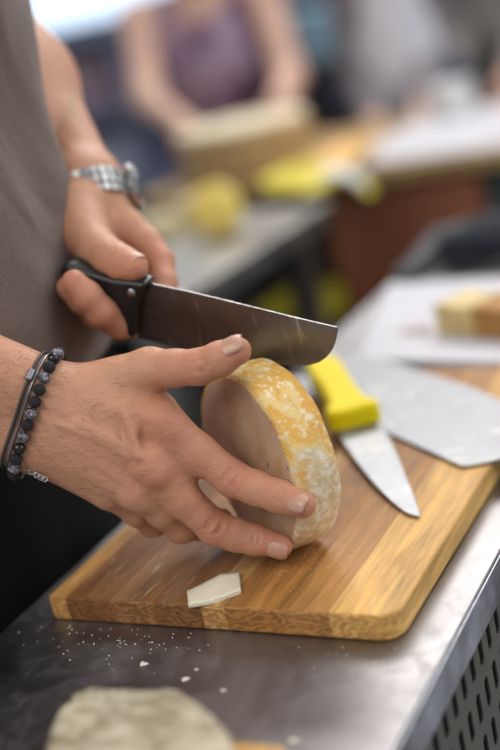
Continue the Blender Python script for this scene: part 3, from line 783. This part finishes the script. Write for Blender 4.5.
# broad steel cleaver
ck = empty('cheese_cleaver', 'broad square ended steel cleaver lying flat across far corner of the board', 'knife', (.09, .2, .002))
c0 = Vector((.0935, .1905, .0016)); cx_ = Vector((-.78, .625, 0)).normalized(); cy_ = Vector((.625, .78, 0)).normalized()
pl = [(0, .004), (.004, 0), (.10, 0.0), (.29, 0.0), (.292, .09), (.13, .096), (.02, .088), (-.022, .080), (-.027, .072), (-.004, .012)]
M = Matrix((cx_, cy_, Vector((0, 0, 1)))).transposed().to_4x4(); M.translation = c0
MB().prism(pl, -.0012, .0012, M).build('blade', BLADE2, ck, bevel=.0006)
MB().prism([(.288, .03), (.40, .034), (.41, .05), (.40, .066), (.288, .062)], -.0011, .011, M).build('handle', SILVER, ck, bevel=.004, seg=3)
# pale slice
def lump(name, poly, z0, z1, mat, parent=None, amp=.0008, res=.003, seed=1, top=None):
    rr = random.Random(seed); bm = bmesh.new()
    vs_ = [bm.verts.new((x, y, z0)) for x, y in poly]; f = bm.faces.new(vs_); f.normal_update()
    if f.normal.z > 0: f.normal_flip()
    r = bmesh.ops.extrude_face_region(bm, geom=[f]); 
    for v in [g for g in r['geom'] if isinstance(g, bmesh.types.BMVert)]: v.co.z = z1 if top is None else top(v.co.x, v.co.y)
    bmesh.ops.recalc_face_normals(bm, faces=bm.faces); bmesh.ops.triangulate(bm, faces=bm.faces)
    for _ in range(4):
        es = [e for e in bm.edges if e.calc_length() > res]
        if not es: break
        bmesh.ops.subdivide_edges(bm, edges=es, cuts=1); bmesh.ops.triangulate(bm, faces=bm.faces)
    for v in bm.verts:
        if v.co.z > z0 + 1e-4: v.co += Vector((rr.uniform(-1, 1), rr.uniform(-1, 1), rr.uniform(-1, 1)))*amp
    me = bpy.data.meshes.new(name); bm.to_mesh(me); bm.free(); me.materials.append(mat); o = bpy.data.objects.new(name, me); COL.objects.link(o)
    for p in me.polygons: p.use_smooth = True
    if parent:
        bpy.context.view_layer.update(); o.parent = parent; o.matrix_parent_inverse = parent.matrix_world.inverted()
    return o
PALE = plain('off white cheese slice', (.82, .76, .58), .4, 0, 90, .05, .2)
pp_ = [on(*p, .003) for p in ((187, 591), (188, 604), (212, 600.5), (240.5, 590), (239, 572), (221, 574), (204, 583))]
sl = lump('cheese_slice', [(p.x, p.y) for p in pp_], .0002, .0032, PALE, amp=.00015, res=.004)
tag(sl, 'small off-white cheese sliver lying near the front edge of the board', 'cheese')
# crumbs
CR_M = plain('crumb', (.82, .77, .66), .5)
cm = MB(); random.seed(21)
def crumb(mb, x, y, z, s):
    v = [Vector((x, y, z)) + Vector((random.uniform(.6, 1)*a*s, random.uniform(.6, 1)*b_*s, (c+1)*s*random.uniform(.3, .5))) for a, b_, c in ((1,0,-.5),(0,1,-.5),(-1,0,-.5),(0,-1,-.5),(0,0,1))]
    mb.add(v, [(0,1,4),(1,2,4),(2,3,4),(3,0,4),(3,2,1,0)])
for i in range(90):
    p = on(random.gauss(115, 45), random.gauss(638, 12), TZ)
    if TX0 < p.x < TX1 and p.y < -.004: crumb(cm, p.x, p.y, TZ, random.uniform(.0003, .0009))
for i in range(40):
    p = on(random.uniform(60, 400), random.uniform(640, 740), TZ)
    if TX0 < p.x < TX1 and p.y < -.004: crumb(cm, p.x, p.y, TZ, random.uniform(.0003, .0008))
for i in range(120):
    p = on(random.gauss(300, 40), random.gauss(560, 16), 0)
    if 0.005 < p.y < .3 and p.x < .10: crumb(cm, p.x, p.y, 0, random.uniform(.0002, .0006))
tag(cm.build('cheese_crumbs', CR_M), 'scattering of tiny pale cheese crumbs on the steel and the board', 'crumbs', kind='stuff')
for (px, py, s, lb) in ((185, 680, .0028, 'largest pale crumb on the steel in front of the board'), (143, 665, .0030, 'flat pale crumb on the steel left of the largest crumb'),
                        (223, 691, .0019, 'pale crumb on the steel just behind right end of the rind'), (293, 742, .0030, 'pale crumb on the steel by the small foreground board'), (196, 670, .0014, 'small crumb just behind the largest crumb on the steel')):
    p = on(px, py, TZ); mb = MB(); crumb(mb, 0, 0, 0, s); crumb(mb, s*.6, s*.3, 0, s*.7)
    o = mb.build('cheese_crumb', CR_M); o.location = (p.x, p.y, TZ); tag(o, lb, 'crumb', 'loose crumbs on the steel')

# ================================================================== FOREGROUND: second board and rind
fb = MB().prism(rrect(.0, -.40, on(288, 745, 0).x, on(262, 743, 0).y, .004, 4), TZ, -.0005).build('small_board', WOOD, None, bevel=.0015)
tag(fb, 'light wooden board at the bottom edge of the photo under the grey rind', 'cutting board')
GR = (lambda: None)
def rindmat():
    m, t, p = nodes('grey green rind'); v = coord(t); n = noise(t, v, 34, 6, .68, 1.2); wv = noise(t, coord(t, (.3, 1, 1)), 55, 5, .65, 1.2)
    c = ramp(t, n, [(.3, (.20, .16, .09)), (.45, (.42, .36, .24)), (.58, (.58, .53, .40)), (.72, (.28, .25, .15))])
    c = mix(t, .5, c, ramp(t, wv, [(.38, (.4, .37, .3)), (.56, (1.15, 1.15, 1.15))]), 'MULTIPLY'); L(t, c, p.inputs['Base Color']); p.inputs['Roughness'].default_value = .8
    b = bump(t, p, wv, .8, .004); bump(t, p, n, .6, .006, b); return m
rpl = [on(*p, .018) for p in ((74, 694), (92, 687), (130, 689), (178, 689), (204, 708), (226, 730), (238, 760), (230, 800), (150, 830), (60, 800), (46, 750), (56, 715))]
cxm = sum((p.x for p in rpl))/12; cym = sum((p.y for p in rpl))/12
rd = lump('cheese_rind', [(p.x, p.y) for p in rpl], -.0003, .018, rindmat(), amp=.0007, res=.005, seed=5,
          top=lambda x, y: .0175)
tag(rd, 'greyish wrinkled slab of cheese rind lying in the blurred foreground', 'cheese')

# ================================================================== PAPER, CHEESE PIECE, CLOTH BEHIND
ppoly = [(-.093, .461), (.128, .420), (.124, .690), (-.155, .715)]
pap = MB(); pap.prism(ppoly, TZ+.0003, TZ+.009); po = pap.build('wrapping_paper', PAPER, None, bevel=.002)
tag(po, 'stack of white wrapping paper on the steel counter beyond the cutting board', 'paper')
OR = plain('pale yellow crumbly cheese', (.80, .62, .28), .6, 0, 70, .25, .6); BRN = plain('brown cheese rind', (.50, .26, .08), .7, 0, 60, .25, .5)
pz0 = TZ+.009
q = [on(*p, pz0) for p in ((437, 336), (470, 340), (520, 336))]
a = on(438, 334, pz0); e = Vector((.9, -.35, 0)).normalized(); f_ = Vector((.35, .9, 0)).normalized()
py_ = [a, a+e*.10, a+e*.10+f_*.05, a+e*.01+f_*.05]
cpp = empty('cheese_piece', 'crumbly yellow cheese piece with brown rind lying on the white paper', 'cheese', a)
lump('paste', [(p.x, p.y) for p in (a, a+e*.045, a+e*.045+f_*.045, a+e*.004+f_*.045)], pz0+.0002, pz0+.030, OR, cpp, amp=.0016, res=.006, seed=2)
lump('rind', [(p.x, p.y) for p in (a+e*.045, a+e*.095, a+e*.10+f_*.045, a+e*.045+f_*.045)], pz0+.0002, pz0+.029, BRN, cpp, amp=.0016, res=.006, seed=3)
mb = MB()
for i in range(60):
    p = on(random.gauss(417, 9), random.gauss(331, 2.5), pz0); crumb(mb, p.x, p.y, pz0, random.uniform(.0008, .003))
tag(mb.build('brown_crumbs', BRN), 'little heap of brown crumbs left of the cheese piece on the paper', 'crumbs', kind='stuff')
DKC = plain('dark blue grey cloth', (.025, .03, .04), .9, 0, 30, .3); GYC = plain('grey cloth', (.13, .13, .135), .9, 0, 20, .2)
def pile(name, prims, mat, label, cat, res=.006, **k):
    V, F = nets((prims, []), res); V[:, 2] = np.maximum(V[:, 2], k.pop('floor')); V = relax(V, F, 1); o = np_mesh(name, V, F, [mat]); return tag(o, label, cat)
pile('folded_cloth', [cap((-.10, .80, .006), (.10, .78, .012), .020, .026, .02), cap((-.07, .82, .024), (.09, .80, .03), .014, .018, .02)], DKC, 'dark folded cloth at the far end of the steel counter', 'cloth', floor=TZ)
pile('crumpled_cloth', [cap((-.148, .745, -.006), (-.13, .80, -.004), .010, .011, .02), cap((-.13, .845, .004), (-.06, .865, .012), .016, .018, .02), cap((-.145, .80, -.004), (-.13, .845, .004), .011, .015, .01)], GYC, 'small crumpled grey cloth behind the corner of the white paper', 'cloth', res=.004, floor=TZ)

# ================================================================== BACKGROUND TABLES
DSTEEL = steel('dull steel table', (.34, .33, .31), .45); DARKP = plain('dark cabinet panel', (.022, .019, .016), .8); GREYP = plain('grey panel', (.07, .10, .10), .6)
BROWN = plain('red brown wooden cabinet', (.34, .12, .06), .5, 0, 5, .3); OAK = plain('yellow wood edging', (.42, .27, .11), .5, 0, 8, .2)
WTOP = plain('white counter sheet', (.56, .555, .59), .5, 0, 5, .04)
st = empty('steel_table', 'steel work table across the aisle with cut cheeses on it', 'table', (-.9, 1.0, FLOOR_Z))
MB().box((-1.5, .72, TZ-.035), (-.465, 1.29, TZ)).build('table_top', DSTEEL, st, bevel=.004)
MB().box((-1.45, .78, -.60), (-.60, 1.20, TZ-.036)).build('cabinet', DARKP, st, bevel=.004)
MB().box((-.595, .80, -.60), (-.585, 1.18, TZ-.05)).build('side_panel', DARKP, st)
for x in (-1.44, -.52):
    for y in (.77, 1.24): MB().box((x-.02, y-.02, FLOOR_Z), (x+.02, y+.02, TZ-.036)).build('leg', DSTEEL, st)
sk = empty('stall_counter', 'long stall counter with white top, wooden edge and red-brown cabinet front', 'counter', (-.3, 1.85, FLOOR_Z))
MB().box((-1.02, 1.56, TZ-.030), (.75, 2.16, TZ-.001)).build('counter_top', OAK, sk, bevel=.004)
MB().box((-.575, 1.585, TZ-.001), (.74, 2.14, TZ+.006)).build('white_sheet', WTOP, sk, bevel=.002)
MB().box((-.62, 1.60, FLOOR_Z), (-.305, 2.10, TZ-.031)).build('cabinet', BROWN, sk, bevel=.006)
MB().box((-.300, 1.62, FLOOR_Z), (.70, 2.10, TZ-.031)).build('cabinet', GREYP, sk, bevel=.006)
MB().box((-.98, 1.62, FLOOR_Z), (-.625, 2.10, TZ-.031)).build('cabinet', DARKP, sk, bevel=.006)
# big wheel on that counter
BR2 = plain('tan wheel rind', (.44, .28, .12), .7, 0, 30, .15); IV = plain('ivory cut face', (.80, .71, .50), .5, 0, 20, .06)
bw = empty('large_cheese_wheel', 'large tan cheese wheel cut open to pale paste in front of the woman', 'cheese', (-.83, 1.74, TZ))
wh = Matrix.Translation((-.835, 1.735, TZ))
fix(MB().lathe([(.0001, 0), (.135, 0), (.142, .008), (.142, .088), (.138, .094), (.0001, .094)], 56, wh).build('rind', BR2, bw, smooth=False))
fix(MB().lathe([(.0001, .0941), (.137, .0941), (.136, .103), (.0001, .104)], 56, wh).build('cut_face', IV, bw))
# cheeses on the steel table
YC = plain('butter yellow cheese', (1.0, .70, .16), .5, 0, 40, .1); PC = plain('pale cheese', (.72, .62, .38), .55, 0, 40, .12)
pc_ = P(222, 208, 1.93)
MB().lathe([(.0001, -.014), (.036, -.014), (.042, -.008), (.042, .008), (.036, .014), (.0001, .014)], 40, Matrix.Translation((pc_.x, pc_.y, TZ+.042)) @ Matrix.Rotation(.5, 4, 'Z') @ Matrix.Rotation(math.radians(78), 4, 'X'))
mb = MB().lathe([(.0001, -.014), (.036, -.014), (.042, -.008), (.042, .008), (.036, .014), (.0001, .014)], 40, Matrix.Rotation(math.radians(83), 4, 'X') )
o = fix(mb.build('cheese_round', YC, smooth=True)); o.location = (-.585, 1.115, TZ+.0425); o.rotation_euler = (0, 0, .45); tag(o, 'yellow round cheese standing on edge on the steel table', 'cheese')
for i, (x, y, sx, sy_, h_, lb) in enumerate(((-.73, 1.16, .045, .03, .032, 'pale cheese block left of the yellow round on the steel table'), (-.80, 1.09, .04, .035, .026, 'pale cheese block at the left end of the steel table row'), (-.675, 1.22, .03, .025, .05, 'taller pale cheese wedge behind the yellow round'))):
    o = lump('cheese_block', [(-sx, -sy_), (sx, -sy_*.8), (sx*.8, sy_), (-sx*.7, sy_)], 0, h_, PC, amp=.0015, res=.012, seed=i+7); o.location = (x, y, TZ+.0002); tag(o, lb, 'cheese', 'pale cheeses on the steel table')
# yellow wrapper bag hanging over the counter edge
def sheet(name, rows, mat, label, cat, th=.003, mats=None, split=None):
    n = len(rows[0]); V = [Vector(p) for r in rows for p in r]; F = [(i*n+j, i*n+j+1, (i+1)*n+j+1, (i+1)*n+j) for i in range(len(rows)-1) for j in range(n-1)]
    mi = [split(i) for i in range(len(rows)-1) for j in range(n-1)] if split else None
    o = mk(name, V, F, mat, smooth=True, mats=mats, midx=mi)
    s = o.modifiers.new('s', 'SOLIDIFY'); s.thickness = th; s.offset = 1; d = o.modifiers.new('d', 'SUBSURF'); d.levels = d.render_levels = 2
    return tag(o, label, cat)
YB = plain('yellow plastic bag', (.72, .60, .05), .35, 0, 10, .1); WB = plain('white film', (.72, .72, .66), .35, 0, 10, .08); OB = plain('orange cheese wrap', (.72, .42, .12), .5, 0, 10, .1)
rows = []
cl = [((352, 133), (376, 138), 2.42), ((325, 146), (362, 152), 2.30), ((296, 160), (340, 168), 2.18), ((272, 171), (325, 180), 2.08), ((256, 183), (305, 189), 1.98)]
for (a_, b2, d_) in cl:
    A_ = on(*a_, TZ+.03); B_ = on(*b2, TZ+.03); 
    rows.append([A_.lerp(B_, t) + Vector((0, 0, .008*math.sin(t*9+d_*13))) for t in (0, .25, .5, .75, 1)])
ybag = MB()
yb = sheet('plastic_bag', rows, None, 'yellow and white wrapper lying along the near end of the stall counter', 'bag', .02, [YB, OB, WB], lambda i: (1, 1, 0, 0)[i])
rows = []
for px, py, h_ in ((322, 170, 10), (340, 166, 12), (354, 168, 13), (366, 178, 12), (375, 192, 8)):
    A_ = P(px, py, 1.98); B_ = P(px-6, py+h_, 1.96); rows.append([A_.lerp(B_, t) for t in (0, .5, 1)])
sheet('hanging_wrapper', rows, None, 'curled wrapper with yellow tip hanging over the counter edge', 'wrapper', .006, [WB, YB], lambda i: (0, 0, 0, 1)[i])
# yellow crate under the tables
yc = empty('crate', 'dull yellow plastic crate low in the aisle behind the knife tip', 'crate', (-.66, 1.36, FLOOR_Z))
cy = P(303, 312, 2.35)
mb = MB(); x, y, z = cy
for a, b2 in (((-.06, -.10, -.03), (.05, -.092, .03)), ((-.06, .092, -.03), (.05, .10, .03)), ((-.06, -.10, -.03), (-.052, .10, .03)), ((.042, -.10, -.03), (.05, .10, .03)), ((-.06, -.10, -.03), (.05, .10, -.024))):
    mb.box(tuple(q+r for q, r in zip((x, y, z), a)), tuple(q+r for q, r in zip((x, y, z), b2)))
mb.build('crate_box', plain('dull yellow plastic', (.50, .44, .03), .5), yc)
mb = MB(); 
mb.box((x-.065, y-.105, FLOOR_Z), (x+.055, y+.105, z-.031)); mb.build('crate_base', DARKP, yc)

# ================================================================== BACKGROUND PEOPLE
def bg_person(label, foot, d, hgt, shirt, legs, arms, apron=None, hair=(.05, .03, .02), tank=False, slim=1., yaw=None):
    root = empty('person', label, 'person', foot); f = Vector(foot); F_ = Vector((math.sin(d), -math.cos(d), 0)); S_ = Vector((math.cos(d), math.sin(d), 0)); s = hgt/1.72
    q = lambda a, b2, z: f + F_*a*s + S_*b2*s + Vector((0, 0, z*s))
    shl = [q(0, -.17*slim, 1.40), q(0, .17*slim, 1.40)]
    hc = q(.05, 0, 1.60); hp_, _, hM = head_prims(hc, F_*.9 + Vector((0, 0, -.35)), s)
    pr = [cap(shl[0], shl[1], .05, .05, .04), ell(q(0, 0, 1.22), (.12*s, .12*s, .2*s), .05), ell(q(0, 0, .97), (.125*s, .125*s, .14*s), .05), cap(q(0, 0, 1.42), q(.03, 0, 1.52), .052, .05, .03)] + hp_
    for i in (0, 1):
        el, ha = Vector(arms[i][0]), Vector(arms[i][1])
        pr += [cap(shl[i], el, .046, .040, .03), cap(el, ha, .038, .026, .02), cap(ha, ha+(ha-el).normalized()*.06+F_*.02, .028, .024, .015)]
        fd = (ha-el).normalized()
        for j in range(4): pr.append(cap(ha+fd*.06+S_*(j-1.5)*.017, ha+fd*.12+S_*(j-1.5)*.019+Vector((0, 0, -.02)), .0095, .008, .006))
        pr.append(cap(ha+fd*.02, ha+fd*.06+S_*(.035 if i == 0 else -.035), .011, .009, .008))
        sg = (-1, 1)[i]; pr += [cap(q(0, sg*.085, .88), q(.01, sg*.09, .48), .08, .052, .04), cap(q(.01, sg*.09, .48), q(-.01, sg*.09, .08), .052, .035, .03), cap(q(-.02, sg*.09, .04), q(.14, sg*.10, .035), .034, .03, .02)]
    V, F = nets((pr, []), .009); V[:, 2] = np.maximum(V[:, 2], FLOOR_Z+.001); V = relax(V, F, 1); np_mesh('body', V, F, [SKIN_BG], root)
    sp = [ell(q(0, 0, 1.20), (.14*s*slim, .14*s, .23*s), .05), ell(q(0, 0, .98), (.145*s*slim, .14*s, .15*s), .05)]
    R2 = Matrix((S_, F_, Vector((0, 0, 1)))).transposed()
    sp = [ell(q(0, 0, 1.18), (.17*s*slim, .135*s, .24*s), .05, R2), ell(q(0, 0, .96), (.165*s*slim, .145*s, .15*s), .05, R2)]
    if not tank: sp += [cap(Vector(arms[i][0]), Vector(arms[i][1]), .052, .038, .02) for i in (0, 1)]
    if not tank: sp += [cap(shl[0], shl[1], .062, .062, .04)] + [cap(shl[i], shl[i].lerp(Vector(arms[i][0]), .95), .060, .052, .03) for i in (0, 1)]
    else: sp += [cap(shl[i].lerp(shl[1-i], .22), q(0, (-.1, .1)[i], 1.2), .058, .08, .03) for i in (0, 1)]
    V, F = nets((sp, []), .010); np_mesh('top' if tank else 'jacket', relax(V, F, 2), F, [shirt], root)
    tp = []
    for sg in (-1, 1): tp += [cap(q(0, sg*.085, .90), q(.01, sg*.09, .48), .098, .068, .04), cap(q(.01, sg*.09, .48), q(-.01, sg*.09, .1), .068, .055, .03)]
    V, F = nets((tp, []), .011); np_mesh('trousers', relax(V, F, 2), F, [legs], root)
    if apron:
        V = []; F = []; nn = 9
        for i in range(13):
            z = 1.32 - i*.07; wd_ = .07 if i < 4 else .10
            for j in range(nn):
                u = j/(nn-1)*2-1; V.append(q(.158 - .05*u*u*(1 if i > 3 else .6) + .004*math.sin(u*9), u*wd_, z))
        for i in range(12):
            for j in range(nn-1): F.append((i*nn+j, i*nn+j+1, (i+1)*nn+j+1, (i+1)*nn+j))
        o = mk('apron', V, F, apron, root, smooth=True); o.modifiers.new('s', 'SOLIDIFY').thickness = .004
    V, F = nets(([ell(hc + F_*-.02 + Vector((0, 0, .03)), (.105*s, .086*s, .11*s), .02, hM), cap(hc-F_*.07, hc-F_*.09-Vector((0, 0, .12 if tank else .02)), .05, .04 if tank else .03, .03)], []), .009)
    kp = np.array([(Vector(v) - hc).dot(F_) < .045*s for v in V])[F].all(1)
    np_mesh('hair', V, F[kp], [plain('hair', hair, .6, 0, 60, .3)], root)
    return root
def floral():
    m, t, p = nodes('purple floral print'); v = coord(t); n = noise(t, v, 18, 3); n2 = noise(t, v, 35, 2)
    c = ramp(t, noise(t, v, 11, 2), [(.36, (.09, .04, .08)), (.46, (.20, .09, .15)), (.56, (.34, .27, .38)), (.66, (.32, .16, .17))]); L(t, c, p.inputs['Base Color']); p.inputs['Roughness'].default_value = .8; return m
JEANS = plain('blue denim', (.09, .13, .26), .8, 0, 40, .2); DENIMD = plain('dark denim', (.05, .06, .09), .8)
wd = 3.12
wf = P(212, 60, wd); wf.z = FLOOR_Z
bg_person('woman in purple patterned sleeveless top leaning over the large cheese wheel', wf, .45, 1.53, floral(), JEANS,
          [(P(148, 100, 2.95), P(176, 121, 2.70)), (P(290, 78, 2.95), P(282, 97, 2.70))], tank=True, slim=1.08)
f3 = P(396, 60, 3.15); f3.z = FLOOR_Z
bg_person('person in grey jacket and white apron behind the white topped counter', f3, .4, 1.78, plain('pale grey jacket', (.22, .20, .22), .8), DENIMD,
          [(P(362, 70, 3.1), P(372, 116, 2.95)), (P(428, 50, 3.1), P(420, 106, 2.92))], slim=.60, apron=plain('white apron', (.70, .70, .76), .8))
f4 = P(478, 40, 3.75); f4.z = FLOOR_Z
bg_person('person in dark grey jacket at the right behind the counter', f4, .3, 1.78, plain('grey jacket', (.20, .18, .17), .85), DENIMD,
          [(P(452, 30, 3.7), P(462, 88, 3.5)), (P(530, 20, 3.7), P(510, 74, 3.5))])
# tub and bag on the far counter
o = fix(MB().lathe([(.0001, 0), (.035, 0), (.048, .065), (.051, .07), (.046, .07), (.033, .006), (.0001, .006)], 32).build('tub', plain('white plastic', (.8, .8, .8), .4), smooth=False)); q = on(456, 114, TZ+.006); o.location = (q.x, min(q.y, 2.08), TZ+.0062); tag(o, 'round white tub standing on the white topped counter', 'tub')
# ================================================================== FAR STALLS
SH = empty('display_shelf', 'dark blue display shelf unit far behind the woman', 'shelf', (-2.9, 4.6, FLOOR_Z))
NB = plain('navy shelf board', (.20, .22, .33), .6); 
for z in (-.5, -.1, .27): MB().box((-4.6, 4.5, z), (-1.2, 4.95, z+.04)).build('shelf_board', NB, SH)
MB().box((-4.6, 4.95, FLOOR_Z), (-1.2, 5.0, .31)).build('back_panel', NB, SH)
for x in (-4.6, -2.9, -1.24): MB().box((x, 4.5, FLOOR_Z), (x+.04, 4.95, .31)).build('upright', NB, SH)
random.seed(3)
cols = [((.30, .32, .45), 'lavender grey'), ((.12, .05, .09), 'dark plum'), ((.42, .45, .55), 'pale blue'), ((.20, .19, .14), 'olive grey'), ((.32, .22, .26), 'dusty pink'), ((.05, .07, .12), 'navy')]
CM = [plain('box ' + n_, c, .7, 0, 5) for c, n_ in cols]
ordn = ('leftmost', 'second', 'third', 'fourth', 'fifth', 'sixth', 'seventh', 'eighth')
for zi, z in enumerate((-.46, -.06)):
    q = 0
    for bx0, bx1 in ((-3.95, -2.92), (-2.84, -1.26)):
        x = bx0
        while True:
            w_ = random.uniform(.20, .34); k = random.randrange(6); h_ = random.uniform(.18, .27)
            if x + w_ > bx1: break
            o = MB().box((0, 0, 0), (w_, .3, h_)).build('storage_box', CM[k], bevel=.01); o.location = (x, 4.58, z+.002)
            tag(o, '%s box, %s from the left on the %s row of the navy shelf' % (cols[k][1], ordn[q], ('lower', 'upper')[zi]), 'box', 'boxes on the navy display shelf'); q += 1
            x += w_ + random.uniform(.04, .12)
# bright window high at the left
wn = MB().box((-5.0, 5.5, .36), (-2.75, 5.58, 1.5)); m, t, p = nodes('daylight window'); p.inputs['Emission Color'].default_value = (.62, .80, 1, 1); p.inputs['Emission Strength'].default_value = 1.3
struct('window_1', wn, m)
fr = MB()
for x in (-5.0, -2.78): fr.box((x, 5.44, .33), (x+.05, 5.5, 1.54))
fr.box((-5.0, 5.44, .31), (-2.73, 5.5, .36)); struct('trim_1', fr, NB)
# dark appliance and blue container between the people
q = P(328, 92, 3.7); o = MB().box((-.1, -.15, 0), (.13, .15, 1.02)).build('cabinet_unit', plain('black appliance', (.02, .022, .025), .5), bevel=.01); o.location = (q.x, q.y, FLOOR_Z); tag(o, 'black appliance standing between the woman and the person in white apron', 'appliance')
q = P(312, 45, 4.0)
o = MB().box((-.07, -.1, 0), (.07, .1, 1.16)).build('water_cooler', plain('light blue plastic', (.22, .36, .46), .4), bevel=.02); o.location = (q.x, q.y, FLOOR_Z); tag(o, 'light blue upright unit behind the shoulder of the woman', 'container')
